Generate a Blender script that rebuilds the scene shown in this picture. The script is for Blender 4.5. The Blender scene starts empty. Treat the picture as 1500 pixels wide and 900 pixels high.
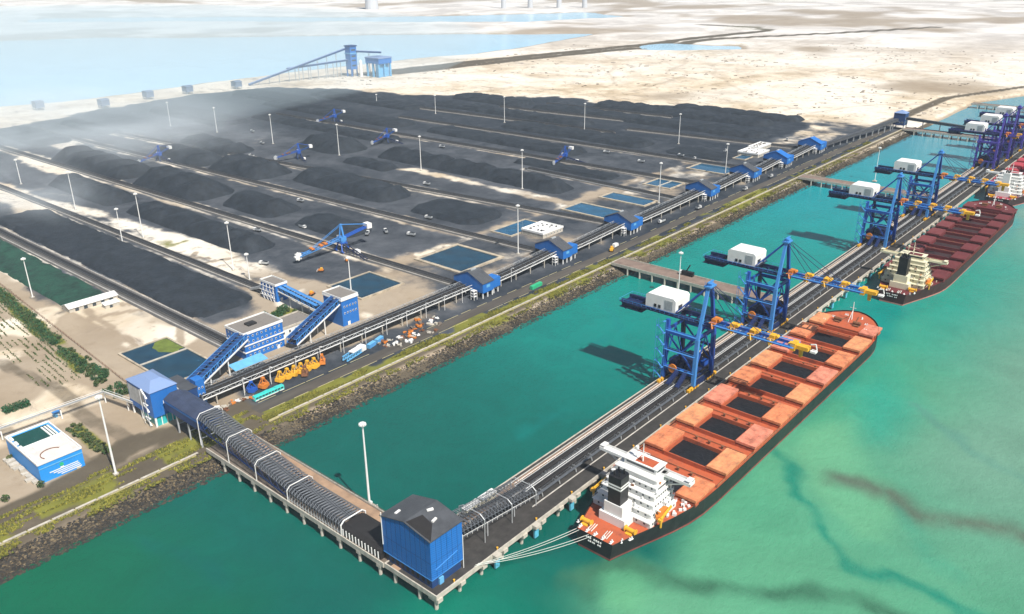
import bpy, math, random
import numpy as np
from mathutils import Vector, Matrix
random.seed(7)
rng = np.random.default_rng(11)
SC = bpy.context.scene
COL = SC.collection
R = math.radians
U = random.uniform

# ---------------------------------------------------------------- camera
# world: X runs along the shore and the berth, Y runs inland, Z up, metres
F_PX, PITCH, YAW, ROLL, CAM_H = 1230.71, 0.398287, 0.715580, -0.009702, 230.0
_R = Vector((math.sin(YAW), -math.cos(YAW), 0)); _D = Vector((math.cos(YAW), math.sin(YAW), 0))
_F = _D * math.cos(PITCH) + Vector((0, 0, -math.sin(PITCH)))
_U = _D * math.sin(PITCH) + Vector((0, 0, math.cos(PITCH)))
_c, _s = math.cos(ROLL), math.sin(ROLL)
CR = _R * _c + _U * _s
CU = _U * _c - _R * _s
cam = bpy.data.cameras.new('camera'); camo = bpy.data.objects.new('camera', cam); COL.objects.link(camo)
cam.sensor_width = 36; cam.lens = F_PX / 1500 * 36; cam.clip_start = 1; cam.clip_end = 40000
m = Matrix.Identity(4)
for i in range(3):
    m[i][0] = CR[i]; m[i][1] = CU[i]; m[i][2] = -_F[i]
m[2][3] = CAM_H
camo.matrix_world = m
SC.camera = camo

def G(px, py, z=4.0):
    """point of the plane at height z seen at that pixel of the photograph (used only to read positions off it)"""
    d = _F + CR * ((px - 750) / F_PX) - CU * ((py - 450) / F_PX)
    t = (z - CAM_H) / d.z
    return d.x * t, d.y * t

# ---------------------------------------------------------------- materials
def M(name, col, rough=.75, metal=0.0, var=.22, scale=.35, dirt=0.0, dcol=(.05, .045, .04), dscale=.12, bump=0.0, bscale=4.0,
      spec=.35, stretch=(1, 1, 1), grooves=0.0, gaxis='X', gscale=4.0):
    mt = bpy.data.materials.new(name); mt.use_nodes = True
    nt = mt.node_tree; N = nt.nodes; L = nt.links
    b = N['Principled BSDF']
    b.inputs['Roughness'].default_value = rough; b.inputs['Metallic'].default_value = metal
    b.inputs['Specular IOR Level'].default_value = spec
    tc = N.new('ShaderNodeTexCoord'); mp = N.new('ShaderNodeMapping'); mp.inputs['Scale'].default_value = stretch
    L.new(tc.outputs['Object'], mp.inputs['Vector'])
    n = N.new('ShaderNodeTexNoise'); n.inputs['Scale'].default_value = scale; n.inputs['Detail'].default_value = 6
    n.inputs['Roughness'].default_value = .65
    L.new(mp.outputs['Vector'], n.inputs['Vector'])
    rp = N.new('ShaderNodeMapRange'); rp.inputs['From Min'].default_value = .3; rp.inputs['From Max'].default_value = .7
    L.new(n.outputs['Fac'], rp.inputs['Value'])
    mx = N.new('ShaderNodeMix'); mx.data_type = 'RGBA'
    mx.inputs[6].default_value = (*[c * (1 - var) for c in col], 1)
    mx.inputs[7].default_value = (*[min(.92, c * (1 + var * .7)) for c in col], 1)
    L.new(rp.outputs['Result'], mx.inputs[0])
    out = mx.outputs[2]
    if dirt > 0:
        n2 = N.new('ShaderNodeTexNoise'); n2.inputs['Scale'].default_value = dscale; n2.inputs['Detail'].default_value = 8
        n2.inputs['Roughness'].default_value = .7
        L.new(mp.outputs['Vector'], n2.inputs['Vector'])
        r2 = N.new('ShaderNodeMapRange'); r2.inputs['From Min'].default_value = .45; r2.inputs['From Max'].default_value = .72
        r2.inputs['To Max'].default_value = dirt
        L.new(n2.outputs['Fac'], r2.inputs['Value'])
        m2 = N.new('ShaderNodeMix'); m2.data_type = 'RGBA'
        m2.inputs[7].default_value = (*dcol, 1)
        L.new(r2.outputs['Result'], m2.inputs[0]); L.new(out, m2.inputs[6]); out = m2.outputs[2]
    L.new(out, b.inputs['Base Color'])
    nrm = None
    if bump > 0:
        nb = N.new('ShaderNodeTexNoise'); nb.inputs['Scale'].default_value = bscale; nb.inputs['Detail'].default_value = 5
        L.new(tc.outputs['Object'], nb.inputs['Vector'])
        bp = N.new('ShaderNodeBump'); bp.inputs['Strength'].default_value = bump; bp.inputs['Distance'].default_value = .5
        L.new(nb.outputs['Fac'], bp.inputs['Height']); nrm = bp
    if grooves > 0:
        w = N.new('ShaderNodeTexWave'); w.bands_direction = gaxis; w.inputs['Scale'].default_value = gscale
        L.new(tc.outputs['Object'], w.inputs['Vector'])
        bp = N.new('ShaderNodeBump'); bp.inputs['Strength'].default_value = grooves; bp.inputs['Distance'].default_value = .25
        L.new(w.outputs['Fac'], bp.inputs['Height'])
        if nrm: L.new(nrm.outputs['Normal'], bp.inputs['Normal'])
        nrm = bp
    if nrm: L.new(nrm.outputs['Normal'], b.inputs['Normal'])
    return mt

MT = dict(
    white=M('white_paint', (.78, .78, .76), .5, var=.08, scale=.5, dirt=.35, dcol=(.42, .36, .28), dscale=.25),
    cream=M('cream_paint', (.72, .68, .5), .5, var=.1, scale=.5, dirt=.4, dcol=(.35, .25, .15), dscale=.25),
    steel=M('galvanised_steel', (.5, .52, .53), .5, .3, var=.2, scale=.6, dirt=.3, dcol=(.12, .11, .1)),
    pale=M('pale_concrete', (.5, .46, .39), .85, var=.2, scale=.5, dirt=.5, dcol=(.16, .14, .12), dscale=.3, bump=.2),
    deck=M('stained_concrete_deck', (.2, .16, .125), .85, var=.3, scale=.2, dirt=.75, dcol=(.045, .04, .036), dscale=.12, bump=.2),
    dark_deck=M('coal_stained_deck', (.045, .041, .038), .85, var=.4, scale=.2, dirt=.6, dcol=(.02, .02, .02), dscale=.15, bump=.2),
    brown_deck=M('rust_brown_roadway', (.36, .235, .15), .85, var=.25, scale=.15, dirt=.55, dcol=(.1, .075, .055), dscale=.1, stretch=(1, 1, 1)),
    blue=M('blue_cladding', (.014, .155, .52), .5, var=.22, scale=.3, dirt=.45, dcol=(.03, .09, .2), dscale=.3, grooves=.4, gaxis='DIAGONAL', gscale=.7, stretch=(1, 1, .25)),
    blue_dark=M('dark_blue_cladding', (.012, .05, .17), .5, var=.2, scale=.2, dirt=.3, dcol=(.02, .03, .05)),
    blue_light=M('light_blue_sheet', (.13, .4, .68), .45, var=.15, scale=.2, dirt=.25, dcol=(.08, .18, .3)),
    crane=M('crane_blue_paint', (.012, .085, .4), .45, var=.2, scale=.3, dirt=.35, dcol=(.02, .03, .06), dscale=.3),
    crane_light=M('light_blue_crane_paint', (.06, .25, .6), .45, var=.2, scale=.3, dirt=.2, dcol=(.02, .03, .06), dscale=.3),
    crane_dark=M('navy_girder_paint', (.01, .022, .085), .5, var=.2, scale=.3, dirt=.3, dcol=(.012, .012, .016)),
    violet=M('violet_cast_crane_blue', (.07, .055, .34), .5, var=.2, scale=.3, dirt=.3, dcol=(.04, .03, .06)),  # crane blue with the violet edge tint put into its colour
    yellow=M('yellow_machine_paint', (.75, .4, .03), .5, var=.2, scale=.5, dirt=.35, dcol=(.2, .1, .02), dscale=.4),
    orange=M('orange_machine_paint', (.62, .2, .03), .5, var=.2, scale=.5, dirt=.4, dcol=(.1, .05, .02), dscale=.4),
    black=M('black_paint', (.014, .014, .017), .4, var=.3, scale=.2, dirt=.3, dcol=(.06, .05, .04), dscale=.1),
    roof_dark=M('dark_roof_sheet', (.075, .08, .09), .55, var=.3, scale=.15, dirt=.4, dcol=(.025, .025, .028), dscale=.12, grooves=.3, gaxis='X', gscale=1.5),
    roof_black=M('black_roof_sheet', (.018, .016, .016), .7, var=.3, scale=.3),
    roof_blue=M('faded_blue_roof', (.2, .29, .5), .5, var=.15, scale=.15, dirt=.35, dcol=(.12, .14, .2), dscale=.15),
    roof_grey=M('dusty_flat_roof', (.22, .2, .18), .85, var=.25, scale=.2, dirt=.6, dcol=(.07, .06, .055), dscale=.2, bump=.2),
    coal=M('coal', (.0095, .015, .023), .8, var=.6, scale=.2, dirt=.5, dcol=(.038, .047, .06), dscale=.07, bump=.9, bscale=.6, spec=.4),
    cargo=M('dark_coal_cargo', (.005, .006, .009), .7, var=.6, scale=.4, bump=.8, bscale=.8),  # darker than the yard coal
    coal_green=M('green_cast_coal', (.006, .045, .028), .8, var=.6, scale=.2, dirt=.5, dcol=(.02, .1, .06), dscale=.06, bump=.9, bscale=.6, spec=.4),  # green colour cast put into the coal's own colour
    belt=M('rubber_belt', (.02, .02, .022), .8, var=.4, scale=.4),
    truss=M('conveyor_truss_steel', (.1, .105, .115), .6, .2, var=.35, scale=.5, dirt=.5, dcol=(.025, .025, .028), dscale=.4),
    hoop=M('grey_hoop_steel', (.15, .165, .185), .5, .2, var=.25, scale=.6, dirt=.4, dcol=(.07, .07, .08), dscale=.4),
    berm=M('grey_berm', (.13, .125, .12), .9, var=.35, scale=.12, dirt=.6, dcol=(.045, .043, .042), dscale=.06, bump=.3),
    rail=M('bright_rail_beam', (.5, .47, .43), .7, var=.25, scale=.3, dirt=.4, dcol=(.12, .11, .1), dscale=.1),
    glass=M('window_glass', (.03, .045, .06), .12, var=.2, spec=.6),
    turq=M('turquoise_paint', (.04, .52, .48), .5, var=.15, scale=.3, dirt=.3, dcol=(.2, .3, .28)),
    green=M('green_paint', (.03, .42, .2), .5, var=.15, scale=.4, dirt=.3, dcol=(.04, .14, .1)),
    cyan_glass=M('cyan_glass_cladding', (.03, .42, .42), .2, var=.2, scale=.4, spec=.6),
    tank=M('green_tank_water', (.006, .06, .045), .12, var=.25, scale=.1, spec=.5),
    pond=M('dark_pond_water', (.006, .042, .075), .05, var=.6, scale=.09, dirt=.5, dcol=(.03, .05, .05), dscale=.06, bump=.03, bscale=1.0, spec=.6),
    pond_blue=M('blue_pond_water', (.012, .09, .18), .05, var=.5, scale=.08, dirt=.5, dcol=(.04, .09, .12), dscale=.06, bump=.03, bscale=1.0, spec=.6),
    faint=M('haze_paled_blue_cladding', (.1, .15, .25), .7, var=.2, scale=.2, dirt=.5, dcol=(.2, .2, .2)),  # haze put into the colour: paler, greyer blue for far houses
    algae=M('algae_scum', (.12, .16, .025), .8, var=.35, scale=.25),
    rust=M('rusty_steel', (.2, .085, .04), .85, var=.4, scale=.6, dirt=.4, dcol=(.04, .03, .025), dscale=.4),
    tyre=M('tyre_rubber', (.02, .02, .02), .9),
    leaf=M('shrub_leaves', (.035, .085, .02), .75, var=.5, scale=1.5),
    leaf2=M('dry_olive_leaves', (.085, .1, .03), .75, var=.5, scale=1.5),
    hedge=M('hedge_leaves', (.012, .09, .035), .75, var=.45, scale=1.2),
    bark=M('bark', (.12, .085, .055), .9),
    rope=M('mooring_rope', (.62, .64, .58), .8, var=.15),
    fender=M('fender_blue', (.1, .42, .58), .6, var=.25, scale=.6),
    kerb=M('weathered_sea_wall', (.42, .37, .2), .85, var=.2, scale=.3, dirt=.4, dcol=(.2, .17, .1), dscale=.2),
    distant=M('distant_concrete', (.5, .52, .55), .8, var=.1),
)

# ---------------------------------------------------------------- mesh builder
class MB:
    def __init__(s): s.v = []; s.f = []; s.mi = []
    def add(s, vs, fs, m=0):
        o = len(s.v); s.v += [tuple(map(float, q)) for q in vs]
        for f in fs: s.f.append([i + o for i in f]); s.mi.append(m)
        return s
    def box(s, x0, x1, y0, y1, z0, z1, m=0):
        if x0 > x1: x0, x1 = x1, x0
        if y0 > y1: y0, y1 = y1, y0
        return s.add([(x0, y0, z0), (x1, y0, z0), (x1, y1, z0), (x0, y1, z0), (x0, y0, z1), (x1, y0, z1), (x1, y1, z1), (x0, y1, z1)],
                     [(0, 3, 2, 1), (4, 5, 6, 7), (0, 1, 5, 4), (1, 2, 6, 5), (2, 3, 7, 6), (3, 0, 4, 7)], m)
    def obox(s, c, sx, sy, sz, rz=0, m=0, rx=0):
        q = Matrix.Rotation(rz, 4, 'Z') @ Matrix.Rotation(rx, 4, 'X')
        vs = []
        for dz in (-.5, .5):
            for dx, dy in ((-.5, -.5), (.5, -.5), (.5, .5), (-.5, .5)):
                vs.append(Vector(c) + q @ Vector((dx * sx, dy * sy, dz * sz)))
        return s.add(vs, [(0, 3, 2, 1), (4, 5, 6, 7), (0, 1, 5, 4), (1, 2, 6, 5), (2, 3, 7, 6), (3, 0, 4, 7)], m)
    def beam(s, p, q, w, h=None, m=0):
        h = h or w; p = Vector(p); q = Vector(q); d = (q - p)
        if d.length < 1e-6: return s
        d.normalize()
        up = Vector((0, 0, 1)) if abs(d.z) < .95 else Vector((1, 0, 0))
        x = d.cross(up).normalized(); y = x.cross(d)
        vs = []
        for e in (p, q):
            for a, b in ((-1, -1), (1, -1), (1, 1), (-1, 1)): vs.append(e + x * (a * w / 2) + y * (b * h / 2))
        return s.add(vs, [(0, 3, 2, 1), (4, 5, 6, 7), (0, 1, 5, 4), (1, 2, 6, 5), (2, 3, 7, 6), (3, 0, 4, 7)], m)
    def tube(s, p, q, r, n=6, r2=None, m=0, cap=True):
        r2 = r if r2 is None else r2; p = Vector(p); q = Vector(q); d = (q - p)
        if d.length < 1e-6: return s
        d.normalize(); up = Vector((0, 0, 1)) if abs(d.z) < .95 else Vector((1, 0, 0))
        x = d.cross(up).normalized(); y = x.cross(d)
        vs = [p + (x * math.cos(k * 2 * math.pi / n) + y * math.sin(k * 2 * math.pi / n)) * r for k in range(n)]
        vs += [q + (x * math.cos(k * 2 * math.pi / n) + y * math.sin(k * 2 * math.pi / n)) * r2 for k in range(n)]
        fs = [(k, (k + 1) % n, n + (k + 1) % n, n + k) for k in range(n)]
        if cap: fs += [tuple(range(n))[::-1], tuple(range(n, 2 * n))]
        return s.add(vs, fs, m)
    def path(s, pts, r, n=4, m=0):
        for a, b in zip(pts[:-1], pts[1:]): s.tube(a, b, r, n, m=m)
        return s
    def prism(s, poly, z0, z1, m=0, mtop=None):
        n = len(poly)
        s.add([(x, y, z0) for x, y in poly] + [(x, y, z1) for x, y in poly],
              [(k, (k + 1) % n, n + (k + 1) % n, n + k) for k in range(n)] + [tuple(range(n))[::-1]], m)
        s.add([(x, y, z1) for x, y in poly], [tuple(range(n))], m if mtop is None else mtop)
        return s
    def extr(s, prof, axis, a0, a1, m=0):
        """closed profile (list of 2D points) pushed along an axis: axis 'x' takes (y,z), axis 'y' takes (x,z)"""
        n = len(prof)
        mk = (lambda a, p: (a, p[0], p[1])) if axis == 'x' else (lambda a, p: (p[0], a, p[1]))
        s.add([mk(a0, p) for p in prof] + [mk(a1, p) for p in prof],
              [(k, (k + 1) % n, n + (k + 1) % n, n + k) for k in range(n)] + [tuple(range(n))[::-1], tuple(range(n, 2 * n))], m)
        return s
    def mesh(s, name, mats, smooth=False):
        me = bpy.data.meshes.new(name); me.from_pydata(s.v, [], s.f)
        if not isinstance(mats, (list, tuple)): mats = [mats]
        for q in mats: me.materials.append(MT[q] if isinstance(q, str) else q)
        if len(mats) > 1: me.polygons.foreach_set('material_index', s.mi)
        if smooth: me.polygons.foreach_set('use_smooth', [True] * len(me.polygons))
        import bmesh
        bm = bmesh.new(); bm.from_mesh(me); bmesh.ops.recalc_face_normals(bm, faces=bm.faces[:]); bm.to_mesh(me); bm.free()
        me.update()
        return me
    def build(s, name, mats, parent=None, loc=(0, 0, 0), smooth=False, rz=0):
        return link(name, s.mesh(name, mats, smooth), parent, loc, rz)

def link(name, me, parent=None, loc=(0, 0, 0), rz=0):
    o = bpy.data.objects.new(name, me); COL.objects.link(o)
    if parent is not None: o.parent = parent
    o.location = loc; o.rotation_euler = (0, 0, rz)
    return o
def thing(name, label, cat, loc=(0, 0, 0), group=None, rz=0):
    o = bpy.data.objects.new(name, None); COL.objects.link(o); o.empty_display_size = 2
    o.location = loc; o.rotation_euler = (0, 0, rz)
    return tag(o, label, cat, group)
def tag(o, label=None, cat=None, group=None, kind=None):
    if label: o['label'] = label
    if cat: o['category'] = cat
    if group: o['group'] = group
    if kind: o['kind'] = kind
    return o
def dup(o, loc=None, label=None, parent=None, rz=None, group=None):
    c = o.copy(); COL.objects.link(c)
    if parent is not None: c.parent = parent
    if loc is not None: c.location = loc
    if rz is not None: c.rotation_euler = (0, 0, rz)
    if label: c['label'] = label
    if group: c['group'] = group
    for ch in list(o.children): dup(ch, parent=c)
    return c

# ---------------------------------------------------------------- value noise on arrays
def vnoise(x, y, seed=0):
    xi = np.floor(x).astype(np.int64); yi = np.floor(y).astype(np.int64); fx = x - xi; fy = y - yi
    fx = fx * fx * (3 - 2 * fx); fy = fy * fy * (3 - 2 * fy)
    def h(a, b):
        n = (a * 374761393 + b * 668265263 + seed * 1442695041) & 0x7fffffff
        n = ((n ^ (n >> 13)) * 1274126177) & 0x7fffffff
        return ((n ^ (n >> 16)) & 0xffff) / 65535.0
    return (h(xi, yi) * (1 - fx) + h(xi + 1, yi) * fx) * (1 - fy) + (h(xi, yi + 1) * (1 - fx) + h(xi + 1, yi + 1) * fx) * fy
def fbm(x, y, sc, seed=0, octv=4):
    t = 0; a = .5; tot = 0
    for k in range(octv):
        t = t + a * vnoise(x / sc * 2 ** k + 17.3 * k, y / sc * 2 ** k - 9.1 * k, seed + k); tot += a; a *= .55
    return t / tot
def poly_sd(x, y, poly):
    """signed distance to a polygon, positive inside"""
    d = np.full(x.shape, 1e9); ins = np.zeros(x.shape, bool); n = len(poly)
    for i in range(n):
        x0, y0 = poly[i]; x1, y1 = poly[(i + 1) % n]
        ex, ey = x1 - x0, y1 - y0; wx, wy = x - x0, y - y0
        t = np.clip((wx * ex + wy * ey) / (ex * ex + ey * ey + 1e-9), 0, 1)
        d = np.minimum(d, np.hypot(wx - t * ex, wy - t * ey))
        c = ((y0 <= y) & (y1 > y)) | ((y1 <= y) & (y0 > y))
        ins ^= c & (wx < (y - y0) * ex / (ey if abs(ey) > 1e-9 else 1e-9))
    return np.where(ins, d, -d)
def line_d(x, y, pts):
    d = np.full(x.shape, 1e9)
    for (x0, y0), (x1, y1) in zip(pts[:-1], pts[1:]):
        ex, ey = x1 - x0, y1 - y0; wx, wy = x - x0, y - y0
        t = np.clip((wx * ex + wy * ey) / (ex * ex + ey * ey + 1e-9), 0, 1)
        d = np.minimum(d, np.hypot(wx - t * ex, wy - t * ey))
    return d
def sst(a, b, x):
    t = np.clip((x - a) / (b - a), 0, 1); return t * t * (3 - 2 * t)
def axis(lo, hi, step, far_lo, far_hi, grow=1.09):
    c = list(np.arange(lo, hi + step / 2, step)); st = step; a = c[-1]
    while a < far_hi: st *= grow; a += st; c.append(a)
    st = step; a = c[0]; pre = []
    while a > far_lo: st *= grow; a -= st; pre.append(a)
    return np.array(pre[::-1] + c)
def grid_mesh(name, us, vs, Z, cols, mat):
    nu, nv = len(us), len(vs)
    UU, VV = np.meshgrid(us, vs, indexing='ij')
    co = np.stack([UU, VV, Z], -1).reshape(-1, 3).astype(np.float32)
    i = np.arange(nu * nv).reshape(nu, nv)
    q = np.stack([i[:-1, :-1], i[1:, :-1], i[1:, 1:], i[:-1, 1:]], -1).reshape(-1, 4)
    me = bpy.data.meshes.new(name); me.vertices.add(len(co)); me.vertices.foreach_set('co', co.ravel())
    me.loops.add(q.size); me.loops.foreach_set('vertex_index', q.ravel().astype(np.int32))
    me.polygons.add(len(q)); me.polygons.foreach_set('loop_start', np.arange(0, q.size, 4, dtype=np.int32))
    me.update(calc_edges=True)
    me.polygons.foreach_set('use_smooth', np.ones(len(q), bool))
    for an, c in cols.items():
        at = me.color_attributes.new(an, 'FLOAT_COLOR', 'POINT'); at.data.foreach_set('color', c.reshape(-1, 4).astype(np.float32).ravel())
    me.materials.append(mat)
    o = bpy.data.objects.new(name, me); COL.objects.link(o); return o
# ---------------------------------------------------------------- daylight
SUN_DIR = Vector((.20, .76, -1)).normalized()        # the way the light travels: from the sea, inland
az = math.atan2(-SUN_DIR.x, -SUN_DIR.y); el = math.asin(-SUN_DIR.z)
w = bpy.data.worlds.new('World'); SC.world = w; w.use_nodes = True
nt = w.node_tree; sky = nt.nodes.new('ShaderNodeTexSky'); sky.sky_type = 'NISHITA'; sky.sun_disc = False
sky.sun_elevation = el; sky.sun_rotation = az; sky.air_density = 1.2; sky.dust_density = 1.5; sky.ozone_density = 1.2
nt.links.new(sky.outputs['Color'], nt.nodes['Background'].inputs['Color'])
nt.nodes['Background'].inputs['Strength'].default_value = .065
sl = bpy.data.lights.new('sun', 'SUN'); sl.energy = 5.0; sl.angle = R(.6); sl.color = (1, .955, .88)
so = bpy.data.objects.new('sun', sl); COL.objects.link(so); so.rotation_euler = SUN_DIR.to_track_quat('-Z', 'Y').to_euler(); so.location = (0, 0, 600)
SC.view_settings.view_transform = 'Standard'; SC.view_settings.look = 'None'; SC.view_settings.gamma = 1
SC.view_settings.exposure = .4
SC.cycles.max_bounces = 6; SC.cycles.diffuse_bounces = 2; SC.cycles.glossy_bounces = 2; SC.cycles.transmission_bounces = 2
SC.cycles.volume_bounces = 0; SC.cycles.transparent_max_bounces = 8
SC.cycles.use_denoising = True

def shader(name):
    mt = bpy.data.materials.new(name); mt.use_nodes = True
    return mt, mt.node_tree.nodes, mt.node_tree.links, mt.node_tree.nodes['Principled BSDF']
def mixn(N, L, a, b, f):
    m = N.new('ShaderNodeMix'); m.data_type = 'RGBA'
    for k, q in ((6, a), (7, b), (0, f)):
        if hasattr(q, 'is_linked'): L.new(q, m.inputs[k])
        elif k == 0: m.inputs[0].default_value = q
        else: m.inputs[k].default_value = (*q, 1)
    return m.outputs[2]
def noise(N, L, vec, scale, detail=6, rough=.6, dist=0):
    n = N.new('ShaderNodeTexNoise'); n.inputs['Scale'].default_value = scale; n.inputs['Detail'].default_value = detail
    n.inputs['Roughness'].default_value = rough; n.inputs['Distortion'].default_value = dist; L.new(vec, n.inputs['Vector']); return n.outputs['Fac']
def mrange(N, L, v, a, b, c=0, d=1):
    r = N.new('ShaderNodeMapRange'); r.interpolation_type = 'SMOOTHSTEP'
    for k, q in zip(('From Min', 'From Max', 'To Min', 'To Max'), (a, b, c, d)): r.inputs[k].default_value = q
    L.new(v, r.inputs['Value']); return r.outputs['Result']
def math2(N, L, op, a, b):
    n = N.new('ShaderNodeMath'); n.operation = op
    for k, q in enumerate((a, b)):
        if hasattr(q, 'is_linked'): L.new(q, n.inputs[k])
        else: n.inputs[k].default_value = q
    return n.outputs[0]
# ---------------------------------------------------------------- ground and water
BAY = [(-6000, 1500), (-800, 1545), (300, 1590), (518, 1580), (615, 1552), (747, 1560), (888, 1568), (1013, 1560), (1200, 1545), (1325, 1540), (1582, 1490),
       (1800, 1500), (2021, 1540), (2230, 1560), (2180, 1640), (2005, 1873), (1860, 2030), (1725, 2192), (1483, 2418), (1350, 2560), (1253, 2760), (999, 2900), (400, 3250), (-800, 3900), (-6000, 6000)]
LAKE = [(2450, 2050), (2900, 1900), (3000, 2200), (2500, 2600), (2200, 2900), (1900, 3400), (1500, 3900), (1350, 3700), (1900, 2950), (2200, 2450)]
LAG = [(1900, 1180), (2060, 1010), (2150, 1040), (2080, 1230), (1980, 1270)]
YARD = [(200, 588), (240, 580), (243, 484), (300, 492), (312, 520), (350, 500), (360, 455), (430, 486), (520, 486), (610, 480), (700, 478), (780, 474), (870, 470), (960, 452), (1090, 440), (1180, 450),
        (1215, 500), (1206, 683), (1140, 760), (1169, 903), (1090, 960), (1025, 1091), (1000, 1200), (974, 1291), (920, 1400), (760, 1425), (600, 1405), (480, 1360), (380, 1330), (300, 1180), (250, 1000), (215, 860)]
SANDY = [[(318, 900), (316, 480), (350, 470), (352, 640), (338, 780)], [(278, 1010), (284, 850), (312, 846), (318, 1000)], [(362, 1100), (372, 880), (392, 1000), (400, 1180)],
         [(630, 720), (625, 480), (648, 480), (650, 700)], [(440, 1270), (425, 1140), (455, 1110), (475, 1220)]]
def shore_v(u):
    s = np.where(u < 1535, 337.0, 337 - (u - 1535) * .34)
    return np.maximum(s, 337 - 80 - (u - 1535).clip(0) * .02)
us = axis(20, 1320, 3.4, -3000, 9000, 1.04); vs = axis(322, 1460, 3.4, 250, 9000, 1.04)
A, B = np.meshgrid(us, vs, indexing='ij')
nz = fbm(A, B, 34, 3); nzb = fbm(A, B, 150, 9); nzf = fbm(A, B, 900, 5)
sd_shore = B - shore_v(A) + (fbm(A, B, 14, 21, 3) - .5) * 4
land = np.clip(1.0 + sd_shore * .36, -3, 4)
bay = poly_sd(A, B, BAY) + (fbm(A, B, 160, 4) - .5) * 50
lake = np.maximum(poly_sd(A, B, LAKE), poly_sd(A, B, LAG)) + (fbm(A, B, 220, 8) - .5) * 120
land = np.minimum(land, np.clip(1 - np.maximum(bay, lake) * .12, -3, 4))
far = np.hypot(A, B)
hum = (fbm(A, B, 22, 31) - .5) * 1.0 * ((B > 486) | (A < 190)) * sst(350, 420, B)
Z = np.where(land > 3.9, land + hum * .9, land)
yd = poly_sd(A, B, YARD)
coal = sst(-14, 14, yd + (nz - .5) * 46)
depth = np.clip(sst(760, 1000, A * .85 + B * .35 - 60 + (nzb - .5) * 200), 0, 1)
coal *= np.clip(.80 + .2 * depth + (nzb - .5) * .4 * (1 - .6 * depth), .3, 1)
for q in ([(245, 447), (243, 1010)], [(312.5, 505), (306, 1040)], [(411, 409), (384, 1290)], [(507, 406), (466, 1300)], [(606, 407), (512, 1310)], [(716, 407), (722, 600)], [(781, 398), (752, 1130)], [(873, 400), (853, 960)], [(1011, 400), (984, 640)]):
    dd = line_d(A, B, q); coal *= 1 - (1 - sst(6, 12, dd + (fbm(A, B, 30, 90) - .5) * 12)) * sst(4, 6, dd) * (.5 - .3 * depth)
for p in SANDY: coal *= 1 - .68 * sst(-2, 10, poly_sd(A, B, p) + (nz - .5) * 26)
strip = sst(350, 356, B) * (1 - sst(380, 408, B + (nz - .5) * 44)) * sst(200, 222, A) * (1 - sst(1150, 1320, A))
coal = np.maximum(coal, strip * (.98 + .35 * (nzb - .5)))
mid = sst(380, 395, B) * (1 - sst(470, 490, B)) * sst(345, 420, A) * (1 - sst(1180, 1260, A))
coal = np.maximum(coal, mid * (.62 + 1.2 * (nz - .45)))
curve = line_d(A, B, [(60, 372), (95, 368), (128, 376), (150, 384), (176, 374), (215, 372)])
asphalt = (1 - sst(7, 11, curve + (nz - .5) * 5)) * .8
bankside = sst(341, 345, B) * (1 - sst(358, 364, B)) * (A < 1230)
asphalt = np.maximum(asphalt, bankside * (.72 + .5 * (nz - .4)))
asphalt = np.maximum(asphalt, (1 - sst(366, 386, B + (nz - .5) * 16)) * (A < 214) * sst(338, 344, B) * (.72 + .5 * (nz - .5)))
asphalt = np.maximum(asphalt, (1 - sst(338, 343, B)) * (A < 1300) * .98)
spur = np.minimum(line_d(A, B, [(150, 384), (146, 430), (150, 470), (138, 560), (150, 700)]), line_d(A, B, [(128, 376), (112, 440), (100, 520)]))
asphalt = np.maximum(asphalt, (1 - sst(3.5, 6.5, spur + (nz - .5) * 4)) * .55)
far_road = np.minimum(line_d(A, B, [(1150, 1395), (1450, 1357), (1880, 1275), (2240, 1235), (2578, 1175), (2640, 1240), (2688, 1493)]),
                      line_d(A, B, [(1200, 1350), (1500, 1310), (1900, 1225), (2240, 1180), (2600, 980), (3000, 800)]))
asphalt = np.maximum(asphalt, (1 - sst(14, 34, far_road + (nz - .5) * 14)) * .8)
shore_track = np.abs(B - shore_v(A) - 44)
asphalt = np.maximum(asphalt, (1 - sst(6, 14, shore_track)) * .75 * sst(1150, 1250, A))
veg = sst(.3, .5, nz) * (1 - sst(4, 7, np.abs(A - 177 - (B - 560) * .09))) * sst(476, 490, B) * (1 - sst(660, 760, B)) * .9
veg = np.maximum(veg, .75 * sst(.5, .62, fbm(A, B, 20, 77)) * sst(338, 342, B) * (1 - sst(362, 376, B)) * (A < 900))
veg = np.maximum(veg, .85 * (np.abs(B - 352.5 - 1.5 * np.sin(A * .05)) < 3.0) * sst(.35, .5, fbm(A, B, 26, 78)) * (A > 205) * (1 - sst(420, 700, A)))
veg = np.maximum(veg, .85 * (1 - sst(3, 6, np.abs(A - 137))) * sst(384, 392, B) * (1 - sst(420, 428, B)))
veg = np.maximum(veg, .7 * sst(.55, .7, nz) * (1 - sst(8, 22, np.abs(A - 330))) * sst(520, 560, B) * (1 - sst(660, 720, B)))
veg = np.maximum(veg, .35 * sst(.52, .75, fbm(A, B, 260, 41)) * sst(1400, 2000, A) * sst(700, 1000, B))
veg = np.maximum(veg, .8 * (1 - sst(4, 9, line_d(A, B, [(283, 462), (300, 470), (302, 455)]))))
wet = sst(.5, .72, fbm(A, B, 420, 51)) * sst(1150, 1500, far) * .8 * (coal < .3)
wet = np.maximum(wet, sst(-.5, 2.4, 2.6 - land) * .9)
near_dirt = (1 - sst(np.where(A < 205, 640, 480), np.where(A < 205, 780, 620), B + (nz - .5) * 60)) * (1 - sst(1000, 1150, A)) * sst(.3, .5, fbm(A, B, 45, 101))
wet = np.maximum(wet, near_dirt * .9)
trk = np.full(A.shape, 1e9)
tr_ = random.Random(5)
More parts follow.
